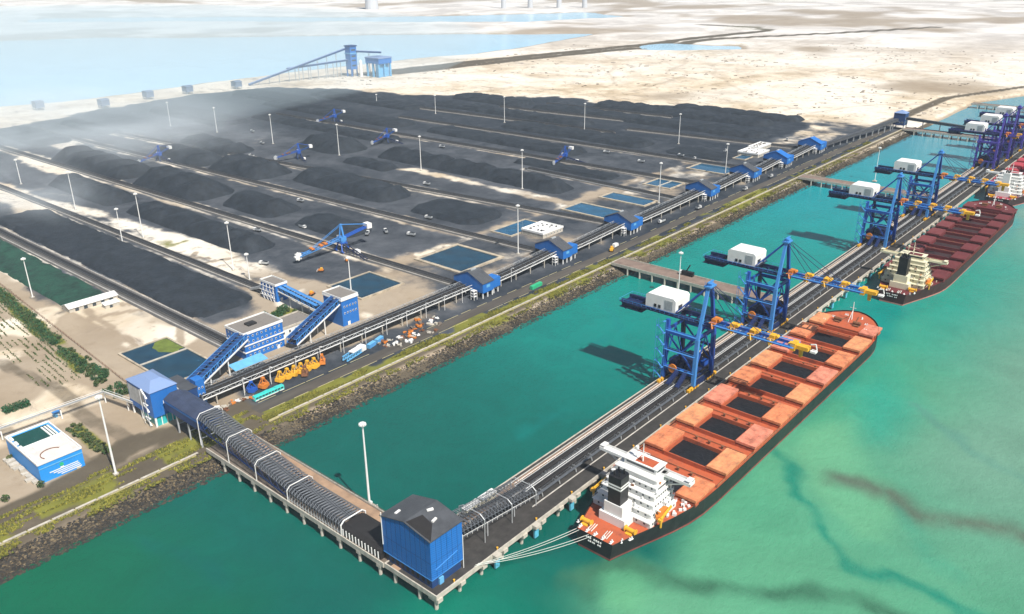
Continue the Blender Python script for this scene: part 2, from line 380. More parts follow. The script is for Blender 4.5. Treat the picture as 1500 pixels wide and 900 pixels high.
for k in range(34):
    if k < 12: x, y, a, L_ = tr_.uniform(60, 330), tr_.uniform(400, 640), tr_.uniform(0, 6.28), 12
    elif k < 20: x, y, a, L_ = tr_.uniform(330, 900), tr_.uniform(405, 520), tr_.uniform(-.4, .4), 16
    else: x, y, a, L_ = tr_.uniform(1150, 2300), tr_.uniform(360, 1250), tr_.uniform(-.5, 1.2), 36
    pts = [(x, y)]
    for j in range(L_): a += tr_.uniform(-.3, .3); st_ = 9 if k < 20 else 26; x += st_ * math.cos(a); y += st_ * math.sin(a); pts.append((x, y))
    trk = np.minimum(trk, line_d(A, B, pts) / (1 if k < 20 else 2.2))
wet = np.maximum(wet, (1 - sst(1.2, 4.2, trk)) * np.where(A < 1100, .9, .42))
C1 = np.stack([coal, veg, asphalt, wet], -1)
mt, N, L, b = shader('port_ground')
at = N.new('ShaderNodeAttribute'); at.attribute_name = 'zones'
sep = N.new('ShaderNodeSeparateColor'); L.new(at.outputs['Color'], sep.inputs[0])
gp = N.new('ShaderNodeNewGeometry'); P = gp.outputs['Position']
n_s = noise(N, L, P, .09, 9, .68); n_m = noise(N, L, P, .022, 6, .6, .4); n_l = noise(N, L, P, .0045, 6, .62, .6); n_f = noise(N, L, P, .5, 5)
sand = mixn(N, L, (.42, .33, .22), (.68, .585, .45), mrange(N, L, n_m, .32, .68))
sand = mixn(N, L, sand, (.72, .67, .585), mrange(N, L, n_l, .38, .62, 0, .85))
sand = mixn(N, L, sand, (.2, .15, .1), mrange(N, L, n_s, .53, .72, 0, .8))
mpx = N.new('ShaderNodeMapping'); mpx.inputs['Rotation'].default_value = (0, 0, R(-49)); mpx.inputs['Scale'].default_value = (.035, .011, 1); L.new(P, mpx.inputs['Vector'])
n_t = noise(N, L, mpx.outputs[0], 1, 8, .7, .8)
sand = mixn(N, L, sand, (.19, .15, .125), mrange(N, L, n_t, .56, .68, 0, .75))
def zone(src, soft=.22, amt=.55):
    e = math2(N, L, 'MULTIPLY', math2(N, L, 'SUBTRACT', n_s, .5), amt)
    return mrange(N, L, math2(N, L, 'ADD', src, e), .5 - soft, .5 + soft)
wetc = mixn(N, L, (.2, .15, .1), (.36, .29, .21), n_m)
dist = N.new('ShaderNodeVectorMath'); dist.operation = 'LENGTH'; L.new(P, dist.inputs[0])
sand = mixn(N, L, sand, mixn(N, L, (.42, .405, .4), (.68, .655, .63), mrange(N, L, n_l, .35, .62)), mrange(N, L, dist.outputs['Value'], 1500, 3000, 0, .8))  # far sand paled and greyed with distance: painted haze
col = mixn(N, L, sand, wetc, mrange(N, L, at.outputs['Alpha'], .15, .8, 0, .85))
col = mixn(N, L, col, mixn(N, L, (.055, .046, .034), (.135, .11, .075), n_s), zone(sep.outputs[2], .3))
col = mixn(N, L, col, mixn(N, L, mixn(N, L, (.04, .046, .056), (.088, .096, .11), mrange(N, L, n_m, .3, .7)), (.02, .027, .038), mrange(N, L, math2(N, L, 'ADD', sep.outputs[0], math2(N, L, 'MULTIPLY', math2(N, L, 'SUBTRACT', n_s, .5), .7)), .68, 1.12)), zone(sep.outputs[0], .22, .6))
col = mixn(N, L, col, mixn(N, L, (.045, .06, .014), (.26, .25, .04), n_s), zone(sep.outputs[1], .25, .9))
L.new(col, b.inputs['Base Color']); b.inputs['Roughness'].default_value = .95; b.inputs['Specular IOR Level'].default_value = .15
bp = N.new('ShaderNodeBump'); bp.inputs['Strength'].default_value = .5; bp.inputs['Distance'].default_value = 1.2; L.new(n_s, bp.inputs['Height']); L.new(bp.outputs[0], b.inputs['Normal'])
tag(grid_mesh('ground', us, vs, Z, {'zones': C1}, mt), 'sandy reclaimed ground, black with coal dust under the stockyard', 'ground', kind='structure')

# water: one sheet, turbidity differs from place to place; haze and vignetting are painted in too
us = axis(60, 560, 2.6, -3000, 9000, 1.045); vs = axis(0, 200, 2.4, -5000, 9000, 1.045)
A, B = np.meshgrid(us, vs, indexing='ij')
def px2(pts): return [G(x, y, 0) for x, y in pts]
n1 = fbm(A, B, 60, 61, 5); n2 = fbm(A, B, 22, 65, 4); n3 = fbm(A, B, 220, 67, 4)
W = lambda *c: np.array(c)[None, None, :]
def mx(c, d, f): return c * (1 - f[..., None]) + d * f[..., None]
c = np.ones(A.shape + (3,)) * W(.0, .088, .07)
c = mx(c, W(.0, .2, .168), sst(230, 520, A + (n3 - .5) * 220))  # tone gradients along the basin, partly vignetting put into the colour
c = mx(c, W(.0, .25, .28), sst(560, 900, A))
c = mx(c, W(.07, .28, .36), sst(880, 1250, A))
c = mx(c, W(.0, .1, .05), (1 - sst(70, 150, A + (n1 - .5) * 60)) * sst(180, 260, B))
c = mx(c, W(.0, .16, .1), (1 - sst(170, 215, B + (n1 - .5) * 20)) * (1 - sst(150, 240, A)) * sst(20, 110, A))
out = 1 - sst(128, 150, B + (n1 - .5) * 26 + np.where(A < 236, -(236 - A) * .55, 0))
milky = mx(np.ones(A.shape + (3,)) * W(.045, .255, .145), W(.1, .285, .165), sst(.3, .8, n3))
milky = mx(milky, W(.0, .24, .185), sst(400, 620, A + (n3 - .5) * 260) * .85)
milky = mx(milky, W(.12, .255, .18), sst(135, 40, B + (n1 - .5) * 30) * sst(250, 430, A))
milky = mx(milky, W(.18, .3, .25), sst(640, 1000, A))
c = mx(c, milky, out * sst(188, 235, A + (n1 - .5) * 44))
pl = px2([(1130, 650), (1180, 625), (1250, 615), (1290, 700), (1310, 800), (1250, 800), (1200, 760), (1160, 710)])
c = mx(c, W(.12, .33, .18), sst(-6, 7, poly_sd(A, B, pl) + (n1 - .5) * 34) * .6)
pl = px2([(865, 835), (935, 815), (960, 850), (930, 900), (880, 890)])
c = mx(c, W(.11, .34, .17), sst(-5, 9, poly_sd(A, B, pl) + (n2 - .5) * 18) * .6)
pl = px2([(1230, 560), (1300, 540), (1350, 600), (1310, 660), (1260, 650)])
c = mx(c, W(.0, .26, .2), sst(-14, 24, poly_sd(A, B, pl) + (n1 - .5) * 30) * .55)
for pts, wd, dk, am in (([(838, 872), (850, 850), (880, 840), (915, 848), (955, 868), (1040, 876), (1180, 870), (1250, 885), (1330, 905)], 6.5, (.035, .12, .07), .95),
                        ([(1140, 650), (1158, 720), (1190, 785), (1250, 840), (1330, 862), (1400, 890), (1470, 930)], 4.2, (.0, .16, .11), .8),
                        ([(1215, 700), (1290, 712), (1345, 748), (1400, 758), (1460, 772), (1540, 800)], 11, (.085, .12, .085), .95),
                        ([(1310, 735), (1350, 800), (1400, 850)], 5, (.05, .26, .17), .5),
                        ([(860, 640), (900, 610), (880, 660)], 6, (.0, .1, .09), .5), ([(770, 640), (830, 600)], 5, (.0, .15, .135), .5),
                        ([(1340, 600), (1400, 640), (1470, 690), (1540, 740)], 4, (.07, .2, .16), .5),
                        ([(200, 790), (260, 800), (330, 850)], 7, (.0, .085, .075), .5), ([(880, 505), (905, 470), (880, 440)], 3, (.0, .17, .17), .5)):
    wa = (fbm(A, B, 34, 131, 4) - .5) * 26; wb = (fbm(A, B, 34, 137, 4) - .5) * 26
    d = line_d(A + wa, B + wb, px2(pts)); strand = sst(.3, .62, fbm(A + wa * 2, B + wb * 2, 13, 139, 4)); am = am * (.6 + .4 * strand); c = mx(c, W(*dk), (1 - sst(0, wd * 1.3, d)) * am)
c = mx(c, W(.4, .66, .86), sst(700, 1000, B))  # bay paleness: haze and sky reflection painted into the water colour
c = c * (.92 + .16 * n2)[..., None]
C = np.concatenate([c, np.ones(A.shape + (1,))], -1)
mt, N, L, b = shader('sea_water')
at = N.new('ShaderNodeAttribute'); at.attribute_name = 'turbidity_haze'
gp = N.new('ShaderNodeNewGeometry'); P = gp.outputs['Position']
f1 = noise(N, L, P, .035, 12, .72, 1.2)
hs = N.new('ShaderNodeHueSaturation'); L.new(at.outputs['Color'], hs.inputs['Color']); L.new(mrange(N, L, f1, .3, .72, .93, 1.07), hs.inputs['Value'])
L.new(hs.outputs[0], b.inputs['Base Color'])
b.inputs['Roughness'].default_value = .07; b.inputs['IOR'].default_value = 1.33; b.inputs['Specular IOR Level'].default_value = .3
w1 = noise(N, L, P, .3, 4, .6); w2 = noise(N, L, P, 1.3, 3, .6)
bp = N.new('ShaderNodeBump'); bp.inputs['Strength'].default_value = .7; bp.inputs['Distance'].default_value = .6
L.new(math2(N, L, 'ADD', w1, math2(N, L, 'MULTIPLY', w2, .5)), bp.inputs['Height']); L.new(bp.outputs[0], b.inputs['Normal'])
tag(grid_mesh('water', us, vs, np.zeros(A.shape), {'turbidity_haze': C}, mt), 'teal harbour water with milky green sediment plumes off the berth', 'water', kind='structure')

# shore road
mb = MB(); xs = [208 + 8 * k for k in range(126)]
wob = lambda x: math.sin(x * .02) * .6
for a, e in zip(xs[:-1], xs[1:]):
    mb.add([(a, 361 + wob(a), 4.06), (e, 361 + wob(e), 4.06), (e, 370 + wob(e), 4.06), (a, 370 + wob(a), 4.06)], [(0, 1, 2, 3)])
tag(mb.build('road', M('dusty_asphalt', (.085, .074, .062), .9, var=.35, scale=.08, dirt=.6, dcol=(.05, .045, .04), dscale=.05, stretch=(.3, 1.5, 1))),
    'dusty grey shore road between the conveyor sheds and the rock bank', 'road', kind='structure')
mb = MB()
for y in (360.4, 371.2):
    for k in range(60):
        if random.random() < .75: mb.box(214 + k * 16, 214 + k * 16 + U(9, 15.5), y - .18, y + .18, 4.0, 4.14)
tag(mb.build('kerb', 'kerb'), 'pale broken kerb lines along the dusty shore road', 'kerb', kind='structure')

# sea wall along the top of the bank, rocks, verge grass
for a, e, lab in ((40, 164, 'low pale sea wall on the bank left of the covered pier'), (206, 1215, 'low pale sea wall running along the rock bank beside the shore road')):
    t = thing('sea_wall', lab, 'wall', (a, 349.4, 4))
    mb = MB(); mb.extr([(-.55, -.6), (.55, -.6), (.35, .85), (-.35, .85)], 'x', 0, e - a); mb.build('wall_stem', 'kerb', t)
    mb = MB()
    k = 6
    while k < e - a: mb.box(k, k + 9.2, -.6, .6, .86, 1.1); k += 10
    mb.build('coping', 'pale', t)
def rock_field(name, n, ulo, uhi, label, mat, vlo, vhi, smin, smax, pw):
    mb = MB()
    for _ in range(n):
        a = ulo + (uhi - ulo) * random.random() ** pw; y = U(vlo, vhi); z = max(-.3, 1 + (y - 337) * .36)
        s = U(smin, smax) ; q = Matrix.Rotation(U(0, 3.1), 4, 'Z') @ Matrix.Rotation(U(-.6, .6), 4, 'X')
        vsx = [Vector((a, y, min(4, z))) + q @ Vector((sx * s * U(.6, 1.1), sy * s * U(.6, 1.1), sz * s * U(.4, .75))) for sz in (-1, 1) for sx, sy in ((-1, -1), (1, -1), (1, 1), (-1, 1))]
        mb.add(vsx, [(0, 3, 2, 1), (4, 5, 6, 7), (0, 1, 5, 4), (1, 2, 6, 5), (2, 3, 7, 6), (3, 0, 4, 7)], random.choice((0, 1, 1, 2, 2)))
    tag(mb.build(name, mat), label, 'rocks', kind='stuff')
RK = [M('buff_rock', (.17, .13, .075), .9, var=.4, scale=.4), M('brown_rock', (.06, .047, .032), .9, var=.4, scale=.4), M('dark_wet_rock', (.026, .024, .022), .8, var=.4, scale=.4)]
rock_field('bank_rocks', 19000, 50, 1250, 'buff and brown armour rocks on the harbour bank', RK, 333, 343.5, .2, .62, 1.8)
rock_field('waterline_rocks', 9000, 50, 1250, 'dark wet rocks along the waterline of the bank', [RK[2], RK[2], RK[1]], 329.5, 336.5, .3, .75, 1.8)
mb = MB()
def tufts(mb, n, fn, h0, h1):
    for _ in range(n):
        x, y = fn(); h = U(h0, h1); 
        for k in range(3):
            a = U(0, 6.28); w_ = U(.25, .7)
            mb.add([(x - w_ * math.cos(a), y - w_ * math.sin(a), 3.9), (x + w_ * math.cos(a), y + w_ * math.sin(a), 3.9), (x + U(-.5, .5), y + U(-.5, .5), 4 + h)], [(0, 1, 2)], random.choice((0, 0, 1)))
def verge():
    while True:
        x = 206 + 900 * random.random() ** 1.7; y = U(350.6, 358)
        k = vnoise(np.array([x / 13.]), np.array([y / 4.]), 5)[0]
        if k > .38 + (y - 350) * .03: return x, y
tufts(mb, 10000, verge, .4, 1.3)
def bank_top():
    while True:
        x = 50 + 1000 * random.random() ** 1.8; y = U(340.5, 348.5)
        if vnoise(np.array([x / 7.]), np.array([y / 3.]), 15)[0] > .42: return x, y
tufts(mb, 6500, bank_top, .2, .8)
def verge2():
    while True:
        x = U(45, 205); y = U(344, 372)
        if vnoise(np.array([x / 16.]), np.array([y / 2.2]), 8)[0] > .6: return x, y
tufts(mb, 4200, verge2, .3, 1.1)
tag(mb.build('grass', [M('yellow_green_grass', (.27, .25, .035), .8, var=.4, scale=.3), M('olive_grass', (.1, .12, .025), .8, var=.4, scale=.3)]),
    'yellow green grass tufts along the shore verge', 'grass', kind='stuff')
# ---------------------------------------------------------------- berth jetty (deck top z = 7)
J0, J1 = 169.0, 1560.0
t = thing('jetty', 'long narrow concrete jetty the bulk carriers lie against, stained black with coal', 'jetty', (J0, 186, 0))
LJ = J1 - J0
MB().box(0, LJ, 0, 28.6, 5.6, 7.0).build('deck_slab', 'dark_deck', t)
mb = MB(); mb.box(0, LJ, 21.6, 26.0, 7.0, 7.05); mb.build('roadway', 'brown_deck', t)
mb = MB(); mb.box(14, LJ, .9, 7.0, 7.0, 7.04); mb.build('apron', 'dark_deck', t)
for nm, y0, y1 in (('edge_beam', -.5, .0), ('edge_beam', 28.6, 29.1)):
    MB().box(-.5, LJ, y0, y1, 5.2, 7.4).build(nm, 'pale', t)
MB().box(-.5, 0, 0, 28.6, 5.2, 7.4).build('edge_beam', 'pale', t)
for y in (7.6, 26.6): MB().box(66, LJ, y - .22, y + .22, 7.0, 7.32).build('crane_rail', 'rail', t)
MB().box(66, LJ, 18.9, 19.3, 7.0, 7.5).build('cable_trench', 'rail', t)
pile = MB().tube((0, 0, -3), (0, 0, 5.2), .75, 8).mesh('pile', 'pale')
capm = MB().box(-1.3, 1.3, -.9, 4.5, 4.0, 5.7).mesh('pile_cap', 'pale')
k = 1.0
while k < 700:
    p = link('pile', pile, t, (k, 1.2, 0)); link('pile_cap', capm, p, (0, -1.4, 0))
    k += 12.5
for k in (14, 28): p = link('pile', pile, t, (.6, k - 4, 0))
p = link('pile', pile, t, (.6, 1, 0))
fend = MB().box(-.8, .8, -1.1, -.5, 1.0, 6.2).box(-1.2, 1.2, -1.9, -1.1, .8, 4.4, 1).mesh('fender', ['pale', 'fender'])
for k in range(24): link('fender', fend, t, (32.5 + 25 * k, 0, 0))
boll = MB().tube((0, 0, 7), (0, 0, 7.9), .28, 8).tube((0, 0, 7.9), (0, 0, 8.15), .45, 8).mesh('bollard', 'yellow')
for k in range(24): link('bollard', boll, t, (10 + 25 * k, .5, 0))
stub = MB().box(-1.6, 1.6, -2.4, 0, 5.9, 7.3).mesh('fender_platform', 'pale')
for k in range(24): link('fender_platform', stub, t, (32.5 + 25 * k, -.5, 0))

# twin conveyor lines down the jetty
def box_truss(mb, L, y0, y1, z0, z1, bay, w=.28):
    n = max(2, int(L / bay)); b = L / n
    for y in (y0, y1):
        for z in (z0, z1): mb.beam((0, y, z), (L, y, z), w)
        for k in range(n + 1): mb.beam((k * b, y, z0), (k * b, y, z1), w * .8)
        for k in range(n): mb.beam((k * b, y, z0 if k % 2 else z1), ((k + 1) * b, y, z1 if k % 2 else z0), w * .7)
    for k in range(n + 1): mb.beam((k * b, y0, z1), (k * b, y1, z1), w * .7)
bent = MB().beam((0, -2.2, 0), (0, -1.4, 3.2), .35).beam((0, 2.2, 0), (0, 1.4, 3.2), .35).beam((0, -1.9, 1.2), (0, 1.9, 1.2), .25).beam((0, -2.1, 3.2), (0, 2.1, 3.2), .4).mesh('support_bent', 'steel')
def jetty_line(y, lab, u0, u1, lamp):
    t = thing('jetty_conveyor', lab, 'conveyor', (u0, y, 7.05), 'conveyors along the jetty')
    L = u1 - u0
    MB().box(0, L, -.9, .9, 4.5, 4.75).build('belt', 'belt', t)
    mb = MB(); box_truss(mb, L, -1.6, 1.6, 3.3, 4.6, 4.5, .22); mb.build('side_truss', 'truss', t)
    for s in (-1, 1):
        mb = MB(); mb.box(0, L, s * 2.6 - .5, s * 2.6 + .5, 3.4, 3.5); mb.beam((0, s * 3.1, 4.6), (L, s * 3.1, 4.6), .22)
        k = 0
        while k < L: mb.beam((k, s * 3.1, 3.5), (k, s * 3.1, 4.6), .1); k += 6
        mb.build('walkway', 'white' if s > 0 else 'hoop', t)
    n = min(95, int(L / 12))
    for k in range(n): link('support_bent', bent, t, (6 + k * L / n, 0, 0))
    MB().extr([(-1.15, 4.8), (1.15, 4.8), (.7, 5.5), (-.7, 5.5)], 'x', 0, L).build('belt_hood', 'roof_black', t)
jetty_line(197.2, 'conveyor on the jetty nearer the ships, black belt under short grey hoods', 238, 1420, 0)
jetty_line(203.6, 'conveyor on the jetty nearer the shore, black belt under short grey hoods', 238, 1420, 0)

# hooped gallery between tower and jetty conveyors, climbing into the tower
t = thing('hooped_gallery', 'white ribbed open gallery carrying belts from the jetty into the blue corner tower', 'conveyor gallery', (188, 200.4, 7))
def hoop_pts(x, hw, z0, z1): return [(x, -hw, z0), (x, -hw, z0 + (z1 - z0) * .68), (x, -hw * .65, z1), (x, hw * .65, z1), (x, hw, z0 + (z1 - z0) * .68), (x, hw, z0)]
for s in (-3.2, 3.2):
    MB().add([(0, s - 1, 10.5), (50, s - 1, 4.6), (50, s + 1, 4.6), (0, s + 1, 10.5)], [(0, 1, 2, 3)]).build('belt', 'belt', t)
mb = MB()
for k in range(24):
    x = .8 + k * 2.05; z = 10 - x * .118
    pts = hoop_pts(x, 6.6, z, z + 4.4)
    mb.path(pts, .12, 4)
    mb.path([(x, -6.6, z), (x, 6.6, z)], .15, 4)
    if k < 23:
        z2 = z - .24
        for i in (1, 2, 3, 4): mb.tube(pts[i], (pts[(i % 4) + 1][0] + 2.05, pts[(i % 4) + 1][1], pts[(i % 4) + 1][2] - .24), .09, 4)
        for i in (0, 1, 2, 3, 4, 5): mb.tube(pts[i], (pts[i][0] + 2.05, pts[i][1], pts[i][2] - .24), .12, 4)
mb.build('roof_ribs', 'hoop', t)
for x in (16, 33, 49):
    z = 10 - x * .118
    mb = MB(); mb.path([(x, -7.2, 0), *hoop_pts(x, 7.2, z - .4, z + 4.9)[0:6], (x, 7.2, 0)], .2, 5); mb.build('portal_frame', 'steel', t)
    mb = MB()
    for s in (-5, 5): mb.tube((x + 4, s, 0), (x + 4, s, z - 1.2), .3, 6)
    mb.build('support_leg', 'steel', t)
mb = MB()
for s in (-7, 7):
    mb.tube((0, s, 11), (50, s, 5.2), .1, 4)
    for k in range(17): mb.tube((k * 3, s, 11 - k * 3 * .118), (k * 3, s, 9.6 - k * 3 * .118), .08, 4)
mb.build('handrail', 'white', t)

# corner transfer tower
t = thing('transfer_tower', 'big plain bright blue tower with a dark roof on the corner where pier meets jetty', 'tower', (170.2, 189.4, 7))
W_, D_ = 17.0, 27.4
def gable(z): return [(0, z), (D_, z), (D_, z)]
mb = MB()
ez, rz_ = 22.6, 25.0
prof = [(0, 4.6), (D_, 4.6), (D_, ez - 1.4), (D_ * .5, rz_), (0, ez)]
mb.extr(prof, 'x', 0, W_); mb.build('wall', 'blue', t)
MB().box(.7, W_ - .7, .7, D_ - .7, 0, 4.6).build('base_storey', 'blue_dark', t)
mb = MB()
for k in range(1, 10): y = k * D_ / 10; zt_ = ez - 1.4 + (rz_ - ez + 1.4) * (D_ - y) / (D_ / 2) if y > D_ / 2 else ez + (rz_ - ez) * y / (D_ / 2); mb.box(-.07, 0, y - .05, y + .05, 4.7, zt_ - .3)
for k in range(1, 6): x = k * W_ / 6; mb.box(x - .05, x + .05, -.07, 0, 4.7, ez - .3)
mb.box(-.06, 0, 0, D_, 12.2, 12.3); mb.box(0, W_, -.06, 0, 12.2, 12.3); mb.build('cladding_seams', 'blue_dark', t)
mb = MB()
for k in range(9): mb.box(.55, .7, 2 + k * 2.9, 3.4 + k * 2.9, 1.2, 3.6)
mb.build('base_louvre', 'black', t)
def slab(mb, pts, th, m=0):
    n = len(pts); mb.add([*pts, *[(x, y, z + th) for x, y, z in pts]], [tuple(range(n))[::-1], tuple(range(n, 2 * n))] + [(k, (k + 1) % n, n + (k + 1) % n, n + k) for k in range(n)], m)
mb = MB()
slab(mb, [(-.5, -.6, ez + .02), (W_ + .5, -.6, ez + .02), (W_ + .5, D_ * .5, rz_ + .13), (-.5, D_ * .5, rz_ + .13)], .3)
slab(mb, [(-.5, D_ * .5, rz_ + .13), (W_ + .5, D_ * .5, rz_ + .13), (W_ + .5, D_ + .6, ez - 1.3), (-.5, D_ + .6, ez - 1.3)], .3)
rf = mb.build('roof', 'roof_dark', t)
mb = MB(); slab(mb, [(.1, -.5, ez + .4), (6.8, D_ * .2, ez + .4 + 2.5 * .42), (7.5, D_ * .42, rz_ + .08), (.2, D_ * .47, rz_ + .32)], .12); mb.build('roof_patch', 'roof_black', rf)
for x, y, a in ((8.8, 6.5, .2), (11.5, 11.5, -.4), (4, 22, .1)):
    mb = MB(); z = (ez + (rz_ - ez) * y / (D_ * .5)) if y < D_ * .5 else (rz_ - (rz_ - ez + 1.4) * (y - D_ * .5) / (D_ * .5))
    mb.obox((x, y, z + .65), 2.6, .9, .8, a); mb.build('roof_vent', 'white', rf)
mb = MB()
mb.tube((W_ - .1, -.25, .2), (W_ - .1, -.25, 16), .16, 6); mb.tube((-.25, D_ - .3, 8), (-.25, D_ - .3, ez + .6), .2, 6)
mb.build('downpipe', 'white', t)
mb = MB()
for z in (9.4,): mb.beam((2, -.12, z - 1), (14, -.12, z + 1.0), .25, .3)
mb.box(-.12, 0, -.02, D_, 4.3, 4.62); mb.box(0, W_, -.12, 0, 4.3, 4.62)
mb.build('wall_trim', 'crane_light', t)
mb = MB(); mb.box(4, 6.2, -.1, .66, .1, 3.0); mb.build('door', 'blue_light', t)

# approach pier from the shore to the tower
t = thing('approach_pier', 'narrow piled pier carrying the covered gallery and a brown roadway out to the corner tower', 'pier', (168.5, 215.2, 0))
LP = 131
MB().box(0, 22, 0, LP, 5.6, 6.95).build('deck_slab', 'deck', t)
MB().box(14.6, 21.4, 0, LP, 6.95, 7.02).build('roadway', 'brown_deck', t)
MB().box(-.5, 0, 0, LP, 5.2, 7.5).build('edge_beam', 'pale', t)
MB().box(22, 22.5, 0, LP, 5.2, 7.4).build('edge_beam', 'pale', t)
for k in range(10):
    p = link('pile', pile, t, (.3, 3 + k * 12.6, 0)); link('pile_cap', MB().box(-.9, 2.5, -1.2, 1.2, 3.9, 5.6).mesh('pile_cap', 'pale') if k == 0 else _pc, p); _pc = p.children[0].data
    link('pile', pile, t, (21.4, 3 + k * 12.6, 0))
mb = MB(); mb.tube((22.2, 0, 8.2), (22.2, LP, 8.2), .08, 4)
for k in range(44): mb.tube((22.2, k * 3, 7), (22.2, k * 3, 8.2), .07, 4)
mb.build('handrail', 'rust', t)

# covered gallery on the pier: two parts, the tall box truss inland and the low hooped half
t = thing('pier_gallery', 'long ribbed grey gallery on the approach pier with white portal frames at its shore end', 'conveyor gallery', (175.4, 217, 7))
def gz(y): return 1.2 + max(0, y - 56) * .105
def hoopy(y, hw, z0, z1): return [(-hw, y, z0), (-hw, y, z0 + (z1 - z0) * .72), (-hw * .74, y, z1), (hw * .74, y, z1), (hw, y, z0 + (z1 - z0) * .72), (hw, y, z0)]
for s in (-2.8, 2.8):
    mb = MB()
    for y in range(0, 132, 4): mb.add([(s - 1.1, y, gz(y) + 1), (s + 1.1, y, gz(y) + 1), (s + 1.1, y + 4, gz(y + 4) + 1), (s - 1.1, y + 4, gz(y + 4) + 1)], [(0, 1, 2, 3)])
    mb.build('belt', 'belt', t)
mb = MB(); k = 0; y = 25.0
while y < 134:
    z = gz(y); z1 = z + 4.9 + max(0, y - 60) * .03
    pts = hoopy(y, 6.3, z, z1); y2 = y + 1.9; zz = gz(y2); pts2 = hoopy(y2, 6.3, zz, zz + 4.9 + max(0, y2 - 60) * .03)
    mb.path(pts[1:5], .15, 4)
    if y < 62: mb.path(pts[0:2], .16, 4); mb.path(pts[4:6], .16, 4)
    for i in (1, 2, 3, 4): mb.tube(pts[i], pts2[i], .1, 4)
    mb.tube(pts[1], pts2[2], .1, 4); mb.tube(pts[3], pts2[2], .1, 4); mb.tube(pts[3], pts2[4], .1, 4)
    y += 1.9
mb.build('roof_ribs', 'hoop', t)
mb = MB()
for y in np.arange(25, 134, 2.0):
    z = gz(y); z1 = z + 4.6 + max(0, y - 60) * .03
    y2 = y + 1.3; a = hoopy(y, 5.9, z, z1); b_ = hoopy(y2, 5.9, gz(y2), gz(y2) + 4.6 + max(0, y2 - 60) * .03)
    for i in (1, 2, 3): mb.add([a[i], a[i + 1], b_[i + 1], b_[i]], [(0, 1, 2, 3)])
mb.build('roof_sheets', M('smoky_roof_sheet', (.045, .05, .06), .45, var=.5, scale=.35, dirt=.6, dcol=(.025, .025, .03), dscale=.3), t)
for y in (62, 86, 109, 134):
    mb = MB(); z = gz(y); z1 = z + 5.4 + max(0, y - 60) * .03
    mb.path([(-7.0, y, 0)] + hoopy(y, 6.9, z - .3, z1)[1:5] + [(7.0, y, 0)], .2, 5); mb.build('portal_frame', 'white', t)
mb = MB(); mb.path([(-6.4, 25.0, 0)] + hoopy(25, 6.6, 1.2, 6.5)[1:5] + [(6.4, 25, 0)], .3, 5); mb.build('portal_frame', 'white', t)
mb = MB()
for s in (-6.4, 6.4):
    mb.beam((s, 62, gz(62)), (s, 134, gz(134)), .5, .7)
    for y in range(62, 134, 6): mb.beam((s, y, gz(y)), (s, y + 3, gz(y) + 4.2), .2); mb.beam((s, y + 3, gz(y) + 4.2), (s, y + 6, gz(y + 6)), .2)
mb.build('bottom_chord', 'crane_dark', t)
mb = MB()
for s in (-6.6,):
    mb.tube((s - .3, 25, 1.6), (s - .3, 62, 1.6), .1, 4)
    for y in range(25, 62, 2): mb.tube((s - .3, y, 0), (s - .3, y, 2.8), .16, 4)
mb.build('side_posts', 'steel', t)
mb = MB(); prof = [(-6.3, .2), (6.3, .2), (6.3, 4.0), (4.4, 5.2), (-4.4, 5.2), (-6.3, 4.0)]
mb.extr(prof, 'y', 0.6, 25); mb.build('covered_end', 'roof_black', t)
ribm = MB().beam((-6.45, 0, .3), (-6.45, 0, 3.6), .35).mesh('end_rib', 'white')
for y in range(2, 25, 2): link('end_rib', ribm, t, (0, y, 0))
# closed blue end of the gallery on land
t = thing('blue_gallery', 'closed navy roofed gallery between the waterside transfer house and the ribbed pier gallery', 'conveyor gallery', (175.6, 351.4, 4))
z0 = 10.2
prof = [(-6.2, z0), (6.2, z0), (6.2, z0 + 6), (2.4, z0 + 8.3), (-2.4, z0 + 8.3), (-6.2, z0 + 6)]
MB().extr([(-6.2, z0), (6.2, z0), (6.2, z0 + 6), (-6.2, z0 + 6)], 'y', 0, 34).build('wall', 'blue_dark', t)
mb = MB(); mb.extr([(-6.5, z0 + 6.03), (6.5, z0 + 6.03), (2.4, z0 + 8.3), (-2.4, z0 + 8.3)], 'y', -.4, 34); mb.build('roof', M('navy_roof_sheet', (.045, .06, .11), .5, var=.3, scale=.2, dirt=.4, dcol=(.02, .02, .03), grooves=.3, gaxis='Y', gscale=1), t)
mb = MB(); mb.box(-6.34, -6.2, 0, 34, z0 + 4.2, z0 + 6); mb.build('wall_band', 'blue', t)
lg = MB().beam((-5.6, 0, 0), (-5.6, 0, z0), .7).beam((5.6, 0, 0), (5.6, 0, z0), .7).beam((-5.6, 0, z0 * .5), (5.6, 0, z0 * .5), .4).mesh('support_leg', 'steel')
for y in (2, 13, 24): link('support_leg', lg, t, (0, y, 0))

# light masts
head_m = MB()
for k in range(10):
    a = k * 2 * math.pi / 10; head_m.obox((1.25 * math.cos(a), 1.25 * math.sin(a), -.5), .75, .55, .8, a)
head_m = head_m.mesh('floodlight_ring', 'white')
ring_m = MB().tube((0, 0, -.2), (0, 0, .15), 1.15, 10).tube((0, 0, .15), (0, 0, .9), .35, 8, .08).mesh('head_frame', 'white')
pole_cache = {}
def mast(u, v, h, lab, z=4.0, thick=1.0):
    t = thing('light_mast', lab, 'light mast', (u, v, z), 'tall floodlight masts')
    k = (round(h), thick)
    if k not in pole_cache:
        pole_cache[k] = (MB().tube((0, 0, 0), (0, 0, h), .46 * thick, 8, .26 * thick).mesh('pole', 'white'), MB().box(-1.1, 1.1, -1.1, 1.1, -.3, .6).mesh('footing', 'pale'))
    link('pole', pole_cache[k][0], t); link('footing', pole_cache[k][1], t)
    hd = link('head_frame', ring_m, t, (0, 0, h)); link('floodlight_ring', head_m, hd)
